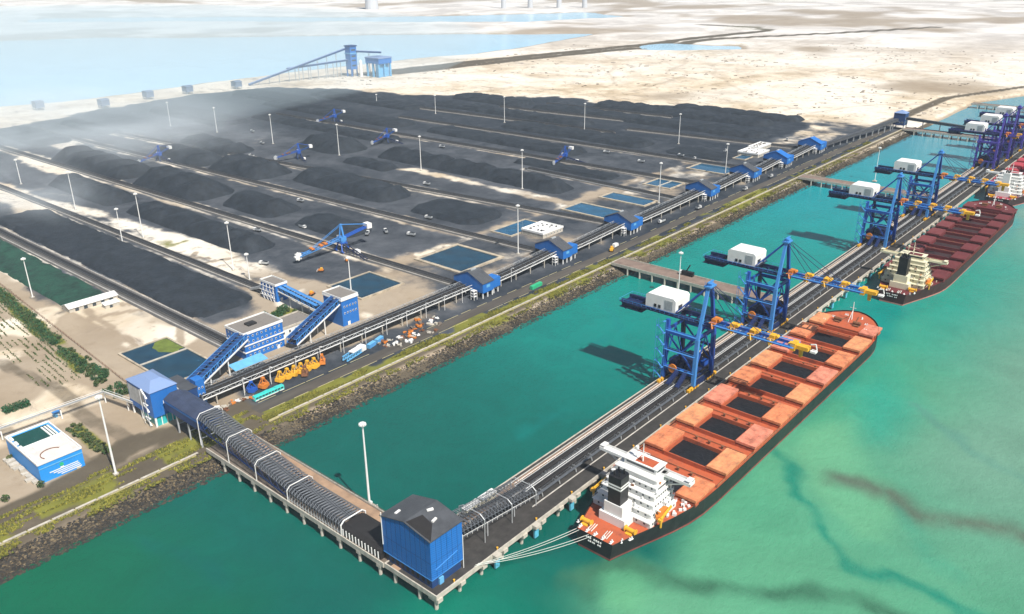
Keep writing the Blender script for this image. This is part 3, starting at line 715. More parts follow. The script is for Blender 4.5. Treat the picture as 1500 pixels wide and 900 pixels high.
for a in [(192.6, 252.6, 43, 'white light mast standing in the water on a small platform beside the ribbed pier', 3.0, 1.25),
          (130.8, 363.6, 42, 'white light mast just right of the blue waterside building with the rooftop tank', 4.05, 1.25),
          (198.2, 631, 30, 'white light mast beside the hedge at the edge of the leftmost flat coal heap'),
          (323, 568.6, 39, 'taller white light mast of the pair behind the small blue belt tower'),
          (318.9, 540, 21, 'shorter white light mast of the pair behind the small blue belt tower'),
          (317.9, 701.7, 40, 'white light mast halfway along the sand strip between the two nearest long belts'),
          (299.2, 701, 31, 'short white light mast standing close against the second long belt from the left'),
          (319.2, 837.8, 38, 'white light mast at the inland end of the pale sand strip'),
          (326.3, 987.8, 27, 'short white mast on the sand in the dust at far left'),
          (493.4, 421.7, 41, 'white light mast between the square blue pond and the second blue conveyor shed'),
          (346.4, 453.5, 30, 'white light mast rising behind the square blue tower with white parapet'),
          (652.2, 551.2, 41, 'white light mast in mid yard before a long straight coal heap, sandy foot'),
          (642.1, 692.7, 39, 'white light mast at the inland end of the mid yard sandy track'),
          (632.8, 827.8, 38, 'white light mast beside a dark coal heap and stacking machine, left of the yard centre'),
          (622.2, 950.9, 38, 'white light mast rising out of the dust left of the yard centre'),
          (619, 1079.6, 34, 'white light mast in the dust, second nearest to the inland bay'),
          (601.9, 1174.8, 34, 'white light mast in the dust, nearest to the inland bay'),
          (694.4, 412.5, 40, 'white light mast beside the small double blue pond and third shed'),
          (947.7, 539.3, 38, 'white light mast at the right end of the far black coal rows'),
          (830.2, 412.6, 36, 'white light mast beside the farthest blue pond behind the fourth and fifth sheds'),
          (938.3, 681.1, 38, 'white light mast in front of the black far heaps, right of the yard centre'),
          (920.1, 810.8, 37, 'white light mast in front of the black far heaps, above the yard centre'),
          (910, 942.8, 28, 'white light mast at the pale edge of the far coal rows'),
          (917.9, 1088.8, 15, 'short far white mast at the edge of the coal below the hopper plant'),
          (500.7, 277, 34, 'thin white light mast in the basin behind the second loader house', 1.0),
          (925, 285, 36, 'thin pale light mast in the basin behind the fourth loader house', 1.0)]:
    mast(*a)
t = thing('mooring_dolphin', 'small concrete mooring platform in the water beside the pier with a light mast on it', 'mooring dolphin', (192.6, 252.6, 0))
MB().box(-2.8, 2.8, -2.6, 2.6, 1.6, 3.0).build('pile_cap', 'pale', t)
for x in (-1.8, 1.8):
    for y in (-1.6, 1.6): link('pile', MB().tube((0, 0, -3), (0, 0, 1.6), .5, 7).mesh('pile', 'pale'), t, (x, y, 0))
mb = MB(); mb.box(.8, 2.2, .6, 2, 3.0, 4.6); mb.build('control_cabinet', 'white', t)
mb = MB(); mb.tube((-2.6, -2.4, 4.1), (2.6, -2.4, 4.1), .07, 4); mb.tube((-2.6, -2.4, 3), (-2.6, -2.4, 4.1), .07, 4); mb.tube((2.6, -2.4, 3), (2.6, -2.4, 4.1), .07, 4); mb.build('handrail', 'white', t)
for (u, v) in ((500.7, 277), (925, 285)):
    t = thing('mast_footing', 'small piled footing in the basin under the thin light mast behind the %s loader house' % ('second' if u < 600 else 'fourth'), 'footing', (u, v, 0))
    MB().box(-2, 2, -2, 2, .2, 1.2).build('pile_cap', 'pale', t); link('pile', pile, t, (0, 0, -4.5))

# other piers linking the jetty to the shore
def pier(u, w, v0, v1, lab, mat, rich=True, z=7.0):
    t = thing('link_pier', lab, 'pier', (u, v0, 0))
    L = v1 - v0
    MB().box(0, w, 0, L, z - 1.4, z - .05).build('deck_slab', mat, t)
    for x in (-.4, w): MB().box(x, x + .4, 0, L, z - 1.8, z + .5).build('edge_beam', 'pale', t)
    MB().box(1.4, w - 1.4, 0, L, z - .05, z).build('roadway', M('pinkish_pier_road', (.22, .16, .13), .85, var=.25, scale=.15, dirt=.5, dcol=(.12, .08, .06)), t)
    for k in range(int(L / 11)):
        for x in (.2, w - .2): link('pile', pile, t, (x, 6 + k * 11, 0))
    return t
pier(517, 15, 215.2, 346, 'pier with pinkish roadway behind the first two loaders, a crane lorry parked on it', 'deck')
pier(866, 14, 215.2, 346, 'grey low pier behind the third and fourth loaders', 'deck')
t2 = pier(1206, 14, 215.2, 346, 'far pier under the dark inclined conveyor from the blue end tower', 'dark_deck')
pier(1480, 12, 215.2, 330, 'farthest pier at the end of the basin', 'dark_deck')
# ---------------------------------------------------------------- ship loaders
def shiploader(lab, u, main, light, dark, dup_of=None, v=203.1):
    if dup_of is not None:
        return dup(dup_of, (u, v, 7.05), lab)
    t = thing('ship_loader', lab, 'ship loader', (u, v, 7.05), 'ship loaders on the jetty rails')
    yl, ys = 9.4, -9.5
    for sx in (-1, 1):
        MB().beam((sx * 10, ys, 2.6), (sx * 9, ys, 30), 2.1, 2.1).beam((sx * 9, ys, 30), (sx * 1.6, ys, 59), 1.7, 1.7).build('seaward_leg', light if sx < 0 else main, t)  # near seaward leg in a lighter blue than the far one
        MB().beam((sx * 10, yl, 2.6), (sx * 8.5, yl, 37), 2.0, 2.0).build('landward_leg', dark if sx > 0 else main, t)
        MB().beam((sx * 9.8, yl, 10), (sx * 9.0, ys, 29.5), .7).build('brace', main, t)
        MB().beam((sx * 9.4, ys, 20), (sx * 9.2, yl, 20), .9, 1.2).build('cross_beam', dark, t)
        MB().beam((sx * 9.9, ys, 9), (sx * 9.9, yl, 9), 1.4, 2.4).beam((sx * 9, ys, 30), (sx * 8.8, yl, 30), 1.4, 2.0).build('cross_beam', main, t)
        MB().beam((sx * 9.9, ys, 10), (sx * 8.8, yl, 29.5), .8).build('brace', main, t)
    for y in (ys, yl):
        MB().beam((-10.5, y, 3.0), (10.5, y, 3.0), 1.6, 2.6).build('sill_beam', dark, t)
        MB().beam((-9.2, y, 31), (9.2, y, 31), 1.0, 1.5).build('portal_beam', main, t)
        MB().beam((-9.7, y, 10), (0, y, 30), .6).beam((9.7, y, 10), (0, y, 30), .6).build('brace', main, t)
    bg = MB()
    for sx in (-1, 1):
        for y in (ys, yl):
            bg = MB()
            for k in range(4):
                x = sx * 10 - 4.6 + k * 3.05
                bg.box(x - .95, x + .95, y - .8, y + .8, .45, 1.9); bg.tube((x, y - .55, .65), (x, y + .55, .65), .62, 8)
            bg.beam((sx * 10 - 4, y, 2.1), (sx * 10 + 4, y, 2.1), .8, .6)
            bg.build('bogie', 'yellow', t)
    # main girder and rear tail
    mb = MB()
    for s in (-1, 1):
        mb.beam((s * 4.2, 43, 38.2), (s * 4.2, -14, 38.2), .9, 2.6)
        mb.beam((s * 6.2, 43, 38.6), (s * 6.2, -12, 38.6), 1.6, .25)
    for k in range(12): mb.beam((-4.2, 42 - k * 5, 37.6), (4.2, 42 - k * 5, 37.6), .6, .8)
    gd = mb.build('girder', dark, t)
    mb = MB()
    for s in (-1, 1):
        mb.tube((s * 7, 43, 40.2), (s * 7, -12, 40.2), .09, 4)
        for k in range(19): mb.tube((s * 7, 43 - k * 3, 38.7), (s * 7, 43 - k * 3, 40.2), .07, 4)
    mb.tube((-7, 43, 40.2), (7, 43, 40.2), .09, 4); mb.build('handrail', light, gd)
    mb = MB(); mb.box(-4, 4, 32, 43, 35.0, 37.2); mb.beam((-5, 40, 34), (5, 40, 34), .5); mb.box(-5, 5, 29, 44, 34.2, 34.5); mb.build('tail_platform', dark, t)
    # machine house
    mb = MB(); zb, zt = 39.6, 47.6
    prof = [(7.5, zb), (26.5, zb), (26.5, zt - 1.2), (25.2, zt), (8.8, zt), (7.5, zt - 1.2)]
    mb.extr(prof, 'x', -5.2, 10); mh = mb.build('machine_house', 'white', t)
    mb = MB()
    for k in range(8): mb.box(-5.35, -5.2, 9.2, 14.2, zb + 1.2 + k * .68, zb + 1.6 + k * .68)
    mb.build('louvre', 'steel', mh)
    for y in (17.5, 20.2): MB().box(-5.4, -5.2, y - .75, y + .75, zb + .8, zb + 2.6).build('vent_fan', 'black', mh)
    MB().box(-2, 2, 7.3, 7.5, zb + .6, zb + 3.6).build('door', 'glass', mh)
    MB().box(-6.4, 11, 6.4, 27.6, zb - .5, zb - .1).build('house_floor', dark, mh)
    mb = MB()
    mb.box(1.8, 2.4, 9.5, 24.5, zt, zt + .2)
    for y in range(10, 25, 5): mb.box(-1, 5, y, y + 2.4, zt, zt + .35)
    mb.build('roof_hatch', 'white', mh)
    # apex and stays
    mb = MB(); mb.box(-3.4, 3.4, ys - 2, ys + 2, 58.3, 59.2); mb.beam((-3, ys, 61), (3, ys, 61), .8); mb.box(-1.5, 1.5, ys - 1.5, ys + 1.5, 59.2, 60.4)
    for s in (-1, 1): mb.beam((s * 3, ys + 1.5, 59), (s * 3, ys + 1.5, 61.5), .15)
    mb.build('apex_sheave', light, t)
    for s in (-1, 1):
        MB().beam((s * 2, ys, 59), (s * 5, 7, 40.5), .7).build('back_stay', main, t)
        MB().tube((s * 2, ys, 59.4), (s * 3.4, -44, 40.4), .2, 5).build('boom_stay', dark, t)
        MB().tube((s * 2, ys, 59.4), (s * 3.4, -27, 40.4), .2, 5).build('boom_stay', dark, t)
    # boom over the ship
    mb = MB()
    for s in (-1, 1):
        mb.beam((s * 2.8, -14, 38.2), (s * 2.8, -58, 38.2), .6, 1.5)
    for k in range(11): mb.beam((-3.2, -15 - k * 4.2, 37.6), (3.2, -15 - k * 4.2, 37.6), .5, .7)
    bm = mb.build('boom', main, t)
    mb = MB()
    for s in (-1, 1):
        mb.tube((s * 4.3, -14, 40.4), (s * 4.3, -60, 40.4), .08, 4); mb.box(s * 4.3 - .7, s * 4.3 + .7, -60, -14, 38.9, 39.0)
        for k in range(16): mb.tube((s * 4.3, -14 - k * 3, 39), (s * 4.3, -14 - k * 3, 40.4), .07, 4)
    mb.build('walkway', light, bm)
    for y, w in ((-14.5, 4.6), (-25, 3.4), (-36.5, 4.4), (-47, 3.2)):
        mb = MB(); mb.box(-w, w, y - 1.8, y + 1.8, 39.2, 39.6); mb.box(-w * .6, w * .5, y - 1.6, y + 1.2, 39.7, 41.4); mb.box(-w, -w + .7, y - 1.6, y + 1.2, 37.0, 39.6); mb.box(w - .7, w, y - 1.2, y + 1.6, 37.2, 39.6)
        for s in (-1, 1): mb.beam((s * w, y, 39.6), (s * (w + 1.8), y - 1.5, 37.4), .5)
        mb.tube((-w * .4, y - 2.4, 40.6), (w * .4, y - 2.4, 40.6), .9, 8); mb.build('boom_drive', 'yellow' if y != -14.5 else 'orange', bm)
    mb = MB(); mb.box(-1.9, 1.9, -66.5, -56, 37.8, 39.8); mb.box(-2.6, 2.6, -60, -57.4, 36.6, 40.6); mb.build('boom_head', 'yellow', bm)
    mb = MB(); mb.tube((0, -62.5, 38), (0, -62.5, 33.5), 1.3, 8, 1.0); mb.build('loading_chute', 'yellow', t)
    mb = MB(); mb.tube((0, -67, 41.4), (0, -69.5, 42.2), .35, 6); mb.tube((0, -69.5, 42.2), (0, -70.3, 39.5), .35, 6); mb.box(-1.4, 1.4, -70.3, -67.4, 37.6, 38.6); mb.build('service_hook', 'white', bm)
    mb = MB(); mb.box(5, 8, -22.5, -18.5, 34.5, 37.6); mb.box(5.3, 7.7, -22.7, -22.5, 35.4, 37, 1); mb.build('operator_cabin', ['yellow', 'glass'], t)
    # stair tower on the near landward leg
    mb = MB(); z = 2; k = 0
    for x in (-13.6, -11.4):
        for y in (yl - .4, yl + 4.4): mb.beam((x, y, 1.2), (x, y, 37.5), .16)
    while z < 36:
        a, b_ = (yl, yl + 4) if k % 2 == 0 else (yl + 4, yl)
        mb.beam((-12.5, a, z), (-12.5, b_, z + 3.5), .9, .25); mb.beam((-13.5, a, z + 1.1), (-13.5, b_, z + 4.6), .12); mb.box(-13.6, -11.4, b_ - .6, b_ + .6, z + 3.4, z + 3.55); z += 3.5; k += 1
    mb.build('stair_tower', light, t)
    for x, y, z in ((-10.9, yl - 6, 9.5), (10.8, ys + 4, 12.5)):
        MB().tube((x - .4, y, z), (x + .4, y, z), 2.6, 16).tube((x - .6, y, z), (x + .6, y, z), .6, 8).build('cable_reel', 'rust' if x > 0 else 'orange', t)
    # tripper and hoppers under the portal
    mb = MB(); mb.box(-9.4, 9.4, -8.5, 8.5, 8.3, 9.2); mb.box(-6, 5, -6, 2, 9.2, 15.5); mb.box(-8, -2, 2.5, 7.5, 9.2, 13.5); mb.box(3, 8.5, 2, 8, 9.2, 12); mb.box(-9, 9, -8, 8, 4.6, 5.2); mb.beam((-22, 0, 5), (-4, 0, 12), 2.2, 1.4); mb.beam((-22, -6, 5), (-4, -4, 12), 2.2, 1.4)
    for k in range(6): mb.beam((-20 + k * 3, 0, 0), (-20 + k * 3, 0, 5.5 + k * 1.1), .3)
    mb.build('tripper_house', dark, t)
    mb = MB(); mb.beam((2, 5, 14), (2, -9, 36), 1.8, 1.6); mb.beam((4, -6.5, 9), (9.5, -6.5, 9), .4); mb.box(3, 8, -8.5, -4, 9.2, 12); mb.build('feeder_belt', main, t)
    for z in (9.8, 20, 31.6):
        for s in (-1, 1): MB().tube((s * 11, ys, z + 1.2), (s * 11, yl, z + 1.2), .08, 4).box(s * 11 - .6, s * 11 + .6, ys, yl, z, z + .12).beam((s * 11, ys + .1, z), (s * 11, ys + .1, z + 1.2), .1).beam((s * 11, yl - .1, z), (s * 11, yl - .1, z + 1.2), .1).build('access_walkway', light, t)
    return t
ld = shiploader('blue ship loader with white house, first loader beside the orange deck, nearest the viewer', 384, 'crane', 'crane_light', 'crane_dark')
shiploader('blue ship loader with white house at the bow of the orange decked ship', 481, None, None, None, ld)
shiploader('blue ship loader with white house behind the cream superstructure of the maroon ship', 690, None, None, None, ld)
shiploader('blue ship loader with white house over the bow half of the maroon ship', 798, None, None, None, ld)
lv = shiploader('violet tinted blue ship loader over the stern of the farthest red ship', 1030, 'violet', 'violet', 'crane_dark')
shiploader('violet tinted blue ship loader standing second in the far cluster of three', 1093, None, None, None, lv)
shiploader('violet tinted blue ship loader farthest away at the end of the berth', 1160, None, None, None, lv)

# ---------------------------------------------------------------- bulk carriers
def bulk_carrier(lab, u, v, L, Bm, hullc, deckc, coverc, superc, funnelc, stripe, hatch_u, coalm, nwin, deck_z=7.6, boot=(.25, .06, .05), hatch_dark=True):
    t = thing('bulk_carrier', lab, 'ship', (u, v, 0))
    hb = Bm / 2
    def half(x, z):
        f = 1.0
        if x < 62: s = x / 62; f = .40 + .60 * math.sin(min(1, s) * math.pi / 2) ** 1.1
        if x > L - 46:
            s = (x - (L - 46)) / 46; f = max(0.0, 1 - s ** 2.6) ** .62
        if x < 40: f *= 1 - .12 * (1 - max(0, min(1, z / 6))) * (1 - x / 40)
        return hb * f
    xs = [0, 3, 7, 12, 18, 25, 33, 42, 52, 64, 80, 110, 140, 170, 200, 225, 240] + [L - 46 + k for k in (0, 8, 16, 23, 29, 34, 38, 41, 43.5, 45, 46)]
    xs = sorted(set(round(x, 1) for x in xs if x <= L))
    zs = [-2.5, .1, 1.0, deck_z - .1, deck_z + .95]
    def dz(x, z):
        if z > deck_z - .2 and x > L - 30: return z + 2.6 * sst(L - 30, L - 26, np.array(x)).item()
        return z
    mb = MB(); n = len(xs)
    ring = []
    for z in zs:
        o = len(mb.v)
        for x in xs: mb.v.append((x, -half(x, z), dz(x, z)))
        for x in xs: mb.v.append((x, half(x, z), dz(x, z)))
        ring.append(o)
    for r in range(len(zs) - 1):
        a, b_ = ring[r], ring[r + 1]; mi = 1 if r == 1 else 0
        for k in range(n - 1):
            mb.f.append([a + k, a + k + 1, b_ + k + 1, b_ + k]); mb.mi.append(mi)
            mb.f.append([a + n + k + 1, a + n + k, b_ + n + k, b_ + n + k + 1]); mb.mi.append(mi)
        mb.f.append([a + n, a, b_, b_ + n]); mb.mi.append(mi)
    hull = mb.build('hull', [hullc, M('boot_topping', boot, .6, var=.3, scale=.1, dirt=.4, dcol=(.25, .2, .15), dscale=.15)], t)
    # deck as a sheet inside the bulwark
    mb = MB()
    for k in range(n - 1):
        x0, x1 = xs[k], xs[k + 1]
        mb.add([(x0, -half(x0, 8) + .12, dz(x0, deck_z)), (x1, -half(x1, 8) + .12, dz(x1, deck_z)), (x1, half(x1, 8) - .12, dz(x1, deck_z)), (x0, half(x0, 8) - .12, dz(x0, deck_z))], [(0, 1, 2, 3)])
    dk = mb.build('deck', deckc, t)
    z = deck_z
    # hatches
    for i, (h0, h1) in enumerate(hatch_u):
        a, b_ = h0 - u, h1 - u; w_ = 10.6
        mb = MB(); zt = z + 2.3
        mb.box(a - .6, a, -w_, w_, z, zt); mb.box(b_, b_ + .6, -w_, w_, z, zt); mb.box(a - .6, b_ + .6, -w_ - .6, -w_, z, zt); mb.box(a - .6, b_ + .6, w_, w_ + .6, z, zt)
        hc = mb.build('hatch_coaming', deckc, t)
        mb = MB(); nx, ny = 7, 9; o = 0
        P_ = [[(a + (b_ - a) * i_ / nx, -w_ + 2 * w_ * j_ / ny, z + .08 + .8 * math.exp(-((j_ / ny - .5) ** 2 + (i_ / nx - .5) ** 2) * 6) * (1 if (i + i_) % 9 else .8) + U(-.12, .12)) for j_ in range(ny + 1)] for i_ in range(nx + 1)]
        for i_ in range(nx):
            for j_ in range(ny): mb.add([P_[i_][j_], P_[i_ + 1][j_], P_[i_ + 1][j_ + 1], P_[i_][j_ + 1]], [(0, 1, 2, 3)])
        mb.build('coal_cargo', coalm, hc)
        for s in (-1, 1):
            xm = half((a + b_) / 2, 8)
            y1 = min(22.0, xm - .4) if s > 0 else min(21.6, xm - .5)
            y0 = w_ + .9; a0, b0 = a - .5, b_ + 2.6
            mb = MB(); mb.box(a0, b0, s * y0, s * y1, zt - .3, zt + 1.0)
            for k in range(1, 5): mb.box(a0 + .2, b0 - .2, s * (y0 + (y1 - y0) * k / 5) - .1, s * (y0 + (y1 - y0) * k / 5) + .1, zt + 1.0, zt + 1.16)
            cv = mb.build('hatch_cover', coverc[(i * 2 + (s > 0)) % len(coverc)], t)
            mb = MB(); mb.box(a - .4, b_ + .4, s * y0, s * (y1 - .1), z, z + 1.2); mb.build('cover_rail', deckc, hc)
        if i < len(hatch_u) - 1:
            xm = (b_ + hatch_u[i + 1][0] - u) / 2
            mb = MB()
            for yy in (-8, -1, 6):
                mb.tube((xm - 1, yy, z), (xm - 1, yy, z + 1.3), .55, 7); mb.box(xm - 1.6, xm - .4, yy - .6, yy + .6, z + 1.3, z + 1.7)
            mb.tube((xm + 1.2, -18, z + .5), (xm + 1.2, 18, z + .5), .18, 5)
            mb.build('deck_vents', 'rust', t)
    # deck pipes and rail along both sides
    for s in (-1, 1):
        mb = MB(); x0 = 64; x1 = L - 46
        yy = s * (hb - .5)
        mb.tube((x0, yy, z + 2.0), (x1, yy, z + 2.0), .06, 4); mb.tube((x0, yy, z + 1.5), (x1, yy, z + 1.5), .05, 4)
        k = x0
        while k < x1: mb.tube((k, yy, z + .9), (k, yy, z + 2.0), .05, 4); k += 3
        mb.build('guard_rail', coverc[0], t)
        mb = MB()
        for q in range(3): mb.tube((x0, s * (hb - 1.0 - q * .35), z + .35), (x1, s * (hb - 1.0 - q * .35), z + .35), .11, 5)
        mb.build('deck_pipe', 'rust', t)
    # superstructure: tiers
    x0, x1 = 20.5, 40.0
    tiers = [(x0 - 1, x1 + .5, 14.5, 0, 3.0), (x0 + 1, x1, 13.5, 3.0, 5.8), (x0 + 3.5, x1, 12.8, 5.8, 8.6), (x0 + 5.5, x1, 12, 8.6, 11.4), (x0 + 8, x1 - .5, 11.2, 11.4, 14.2), (x0 + 9.5, x1 - .5, 10.4, 14.2, 16.6)]
    ss = MB()
    for a, b_, w_, za, zb in tiers:
        ss.box(a, b_, -w_, w_, z + za, z + zb - .25); ss.box(a - .7, b_ + .3, -w_ - .35, w_ + .35, z + zb - .2, z + zb)
    so_ = ss.build('superstructure', superc, t)
    wm = MB().box(-.06, .06, -.42, .42, -.45, .45).mesh('window', 'glass'); wm2 = MB().box(-.42, .42, -.06, .06, -.45, .45).mesh('window', 'glass')
    for (a, b_, w_, za, zb) in tiers[:5]:
        for k in range(nwin): link('window', wm, so_, (a - .05, -w_ * .8 + 1.6 * w_ * k / max(1, nwin - 1), z + (za + zb) / 2 + .2))
        for k in range(nwin): link('window', wm2, so_, (a + 2 + (b_ - a - 4) * k / max(1, nwin - 1), -w_ - .05, z + (za + zb) / 2 + .2))
    # rails of every tier in one mesh
    mb = MB()
    for a, b_, w_, za, zb in tiers:
        zz = z + zb + 1.0; c = [(a - .65, -w_ - .3), (b_ + .25, -w_ - .3), (b_ + .25, w_ + .3), (a - .65, w_ + .3)]
        for (p, q) in zip(c, c[1:] + c[:1]):
            mb.tube((*p, zz), (*q, zz), .07, 4); mb.tube((*p, zz - .5), (*q, zz - .5), .05, 4)
    mb.build('tier_railing', superc, so_)
    for (a, b_, w_, za, zb), (a2, b2, w2, *_r) in zip(tiers[:-1], tiers[1:]):
        for k in range(7):
            s_ = random.choice((-1, 1)); xx = U(a + .3, max(a + .6, a2 - .8)) if a2 - a > 1.5 and k < 4 else U(a + 1, b_ - 1); yy = U(-w2, w2) if a2 - a > 1.5 and k < 4 else s_ * (w2 + .5)
            MB().obox((xx, yy, z + zb + .5), U(.5, 1.4), U(.5, 1.2), U(.6, 1.3), U(0, 3)).build('deck_fitting', random.choice((superc, superc, 'steel', 'rust', 'orange')), so_)
        MB().beam((a + .2, w_ * .5, z + za), (a2 + .4, w_ * .5 - 2.4, z + zb), .8, .15).build('stair', 'steel', so_)
    # wheelhouse and wings
    zb = z + 16.6
    mb = MB(); mb.box(x1 - 7, x1 + .2, -8.2, 8.2, zb, zb + 2.8); mb.box(x1 - 7.5, x1 + .8, -8.7, 8.7, zb + 2.8, zb + 3.1); wh = mb.build('wheelhouse', superc, t)
    mb = MB(); mb.box(x1 + .2, x1 + .28, -8, 8, zb + 1.2, zb + 2.5)
    mb.box(x1 - 7.08, x1 - 7, -7, 7, zb + 1.3, zb + 2.3); mb.box(x1 - 6.5, x1 - .5, -8.28, -8.2, zb + 1.2, zb + 2.4); mb.build('bridge_window', 'glass', wh)
    for s in (-1, 1):
        mb = MB(); mb.box(x1 - 4.8, x1 - .6, s * 8.2, s * (hb + .6), zb - .25, zb); mb.box(x1 - 4.8, x1 - 4.6, s * 8.2, s * (hb + .6), zb, zb + 1.1); mb.box(x1 - .8, x1 - .6, s * 8.2, s * (hb + .6), zb, zb + 1.1)
        mb.box(x1 - 4.8, x1 - .6, s * (hb + .4), s * (hb + .6), zb, zb + 1.2); mb.beam((x1 - 2.7, s * 11, zb - 5), (x1 - 2.7, s * (hb - 1), zb - .3), .5); mb.box(x1 - 4.6, x1 - .8, s * (hb - 2), s * (hb + .4), zb + 1.9, zb + 2.1)
        mb.build('bridge_wing', superc, t)
    mb = MB(); mb.box(x1 - 6.6, x1 - 1.2, -6, 3, zb + 3.1, zb + 3.16); mb.build('monkey_island_deck', deckc, wh)
    mb = MB(); mb.tube((x1 - 5, 0, zb + 3.3), (x1 - 5, 0, zb + 12), .4, 6, .18); mb.beam((x1 - 5, -3.4, zb + 8), (x1 - 5, 3.4, zb + 8), .25); mb.beam((x1 - 6.6, 0, zb + 6), (x1 - 2.6, 0, zb + 6), .25)
    mb.tube((x1 - 3.6, 4, zb + 3.3), (x1 - 3.6, 4, zb + 7), .2, 6); mb.tube((x1 - 3.6, 4, zb + 7), (x1 - 3.6, 4, zb + 8.4), .8, 8); mb.build('radar_mast', superc, t)
    # engine casing and funnel
    mb = MB(); mb.box(x0 - 8.2, x0 - 1.1, -6.4, 6.4, z, z + 4.2); mb.box(x0 - 7.4, x0 - .1, -4.6, 4.6, z + 4.2, z + 9.6); mb.build('engine_casing', superc, t)
    mb = MB(); prof = [(x0 - 7, -3.1), (x0 - 1, -3.1), (x0 - .2, -2), (x0 - .2, 2), (x0 - 1, 3.1), (x0 - 7, 3.1)]
    mb.prism(prof, z + 9.6, z + 22.6); fn = mb.build('funnel', funnelc, t)
    if stripe:
        for zz in (z + 16.8, z + 18.2):
            mb = MB(); mb.prism([(x + (.07 if x > x0 - 4 else -.07), y * 1.025) for x, y in prof], zz, zz + .75); mb.build('funnel_band', stripe, fn)
    mb = MB()
    for dx, dy in ((-5.4, -1.2), (-5.4, 1.2), (-3.2, 0), (-2, -1.4), (-2, 1.3)): mb.tube((x0 + dx, dy, z + 22.6), (x0 + dx - .4, dy, z + 24.8), .45, 7)
    mb.build('exhaust_pipe', 'black', fn)
    # stern gear: winches, bitts, provision cranes, lifeboat
    for wx, wy, r_ in ((6, 8.2, .3), (12.5, -9.5, -.25)):
        mb = MB(); mb.box(wx - 2.2, wx + 2.2, wy - 1.5, wy + 1.5, z, z + .5); mb.tube((wx, wy - 2.4, z + 1.35), (wx, wy + 2.4, z + 1.35), .95, 10); mb.tube((wx, wy - 2.6, z + 1.35), (wx, wy - 2.3, z + 1.35), 1.4, 10); mb.tube((wx, wy + 2.3, z + 1.35), (wx, wy + 2.6, z + 1.35), 1.4, 10); mb.build('mooring_winch', 'yellow', t, rz=0)
    bt = MB().tube((-.6, 0, 0), (-.6, 0, 1), .32, 7).tube((.6, 0, 0), (.6, 0, 1), .32, 7).box(-1.2, 1.2, -.5, .5, 0, .15).mesh('mooring_bitts', 'white')
    for x, y in ((2.2, -7), (2.2, -3), (2.2, 1), (2.2, 5), (2.6, 9), (5.4, -10), (9, -12), (5, 11.5)): link('mooring_bitts', bt, t, (x, y, z), U(-.3, .3))
    rl = MB().beam((0, 0, .5), (5.5, 0, .5), .3).beam((0, 1, .5), (5.5, 1, .5), .25).beam((0, 2.0, .5), (5, 2.0, .5), .25).mesh('mooring_line_on_deck', 'rope')
    for y in (-4.5, 3.2): link('mooring_line_on_deck', rl, t, (2.2, y, z), .12)
    for s in (-1, 1):
        mb = MB(); mb.tube((x0 + 3, s * 17.2, z), (x0 + 3, s * 17.2, z + 4.6), .5, 8); mb.beam((x0 + 3, s * 17.2, z + 4.2), (x0 + 12, s * 16.6, z + 5.6), .8, .9); mb.box(x0 + 1.6, x0 + 3.4, s * 17.2 - .8, s * 17.2 + .8, z + 3.2, z + 4.6); mb.build('provision_crane', 'yellow', t)
    mb = MB(); lb = [(-4.6, 0), (-3.4, 1.3), (3.2, 1.3), (4.8, 0), (3.2, -1.3), (-3.4, -1.3)]
    mb.prism([(x + x0 + 7, y - 15.2) for x, y in lb], z + 3.2, z + 4.9); mb.prism([(x * .7 + x0 + 7, y * .7 - 15.2) for x, y in lb], z + 4.9, z + 6.0); mb.build('lifeboat', 'orange', t)
    mb = MB()
    for dx in (-3.4, 3.4): mb.beam((x0 + 7 + dx, -13.6, z + 3), (x0 + 7 + dx, -14.2, z + 7.2), .35); mb.beam((x0 + 7 + dx, -14.2, z + 7.2), (x0 + 7 + dx, -16.4, z + 7.2), .35)
    mb.build('davit', superc, t)
    mb = MB()
    for k in range(40):
        x = U(20, 58); y = random.choice((-1, 1)) * U(14.8, 19.5)
        if abs(y) < half(x, 8) - 1: mb.obox((x, y, z + .6), U(.6, 2), U(.5, 1.4), U(.8, 1.6), U(0, 3))
    mb.build('deck_lockers', superc, t)
    # bow gear
    zf = z + 2.6
    mb = MB(); mb.tube((L - 14, 0, zf), (L - 14, 0, zf + 12), .45, 7, .2); mb.beam((L - 14, -1.8, zf + 8), (L - 14, 1.8, zf + 8), .25); mb.tube((L - 14, 0, zf + 6), (L - 20, 0, zf), .15, 5); mb.build('foremast', 'white', t)
    for s in (-1, 1):
        mb = MB(); mb.box(L - 24, L - 19, s * 6 - 2, s * 6 + 2, zf, zf + .5); mb.tube((L - 21.5, s * 6 - 2.4, zf + 1.4), (L - 21.5, s * 6 + 2.4, zf + 1.4), 1.1, 10); mb.build('windlass', 'rust', t)
        mb = MB(); mb.tube((L - 19, s * 4.4, zf + .5), (L - 8, s * 2.6, zf + .3), .3, 5); mb.build('anchor_chain', 'rust', t)
    for x, y in ((L - 26, 13), (L - 26, -13), (L - 17, 10.5), (L - 17, -10.5), (L - 9, 5), (L - 9, -5)): link('mooring_bitts', bt, t, (x, y, zf), U(0, 3))
    mb = MB(); mb.box(L - 30.5, L - 29.9, -half(L - 30, 8) + .6, half(L - 30, 8) - .6, z, zf + .02); mb.build('forecastle_bulkhead', deckc, t)
    # draught mark and worn lettering on the stern
    mb = MB()
    for r_, (n_, y_, h_) in enumerate(((9, 4.6, .75), (7, 3.4, .55))):
        for k in range(n_): 
            if (k * 7 + r_) % 5: mb.box(-.32, -.02, -y_ + 2 * y_ * k / n_, -y_ + 2 * y_ * k / n_ + U(.4, .75), z - 1.2 - r_ * 1.5, z - 1.2 - r_ * 1.5 + h_)
    mb.build('stern_lettering', 'white', t)
    return t
DK1 = M('salmon_red_deck_paint', (.5, .11, .042), .65, var=.3, scale=.2, dirt=.9, dcol=(.12, .045, .033), dscale=.2)
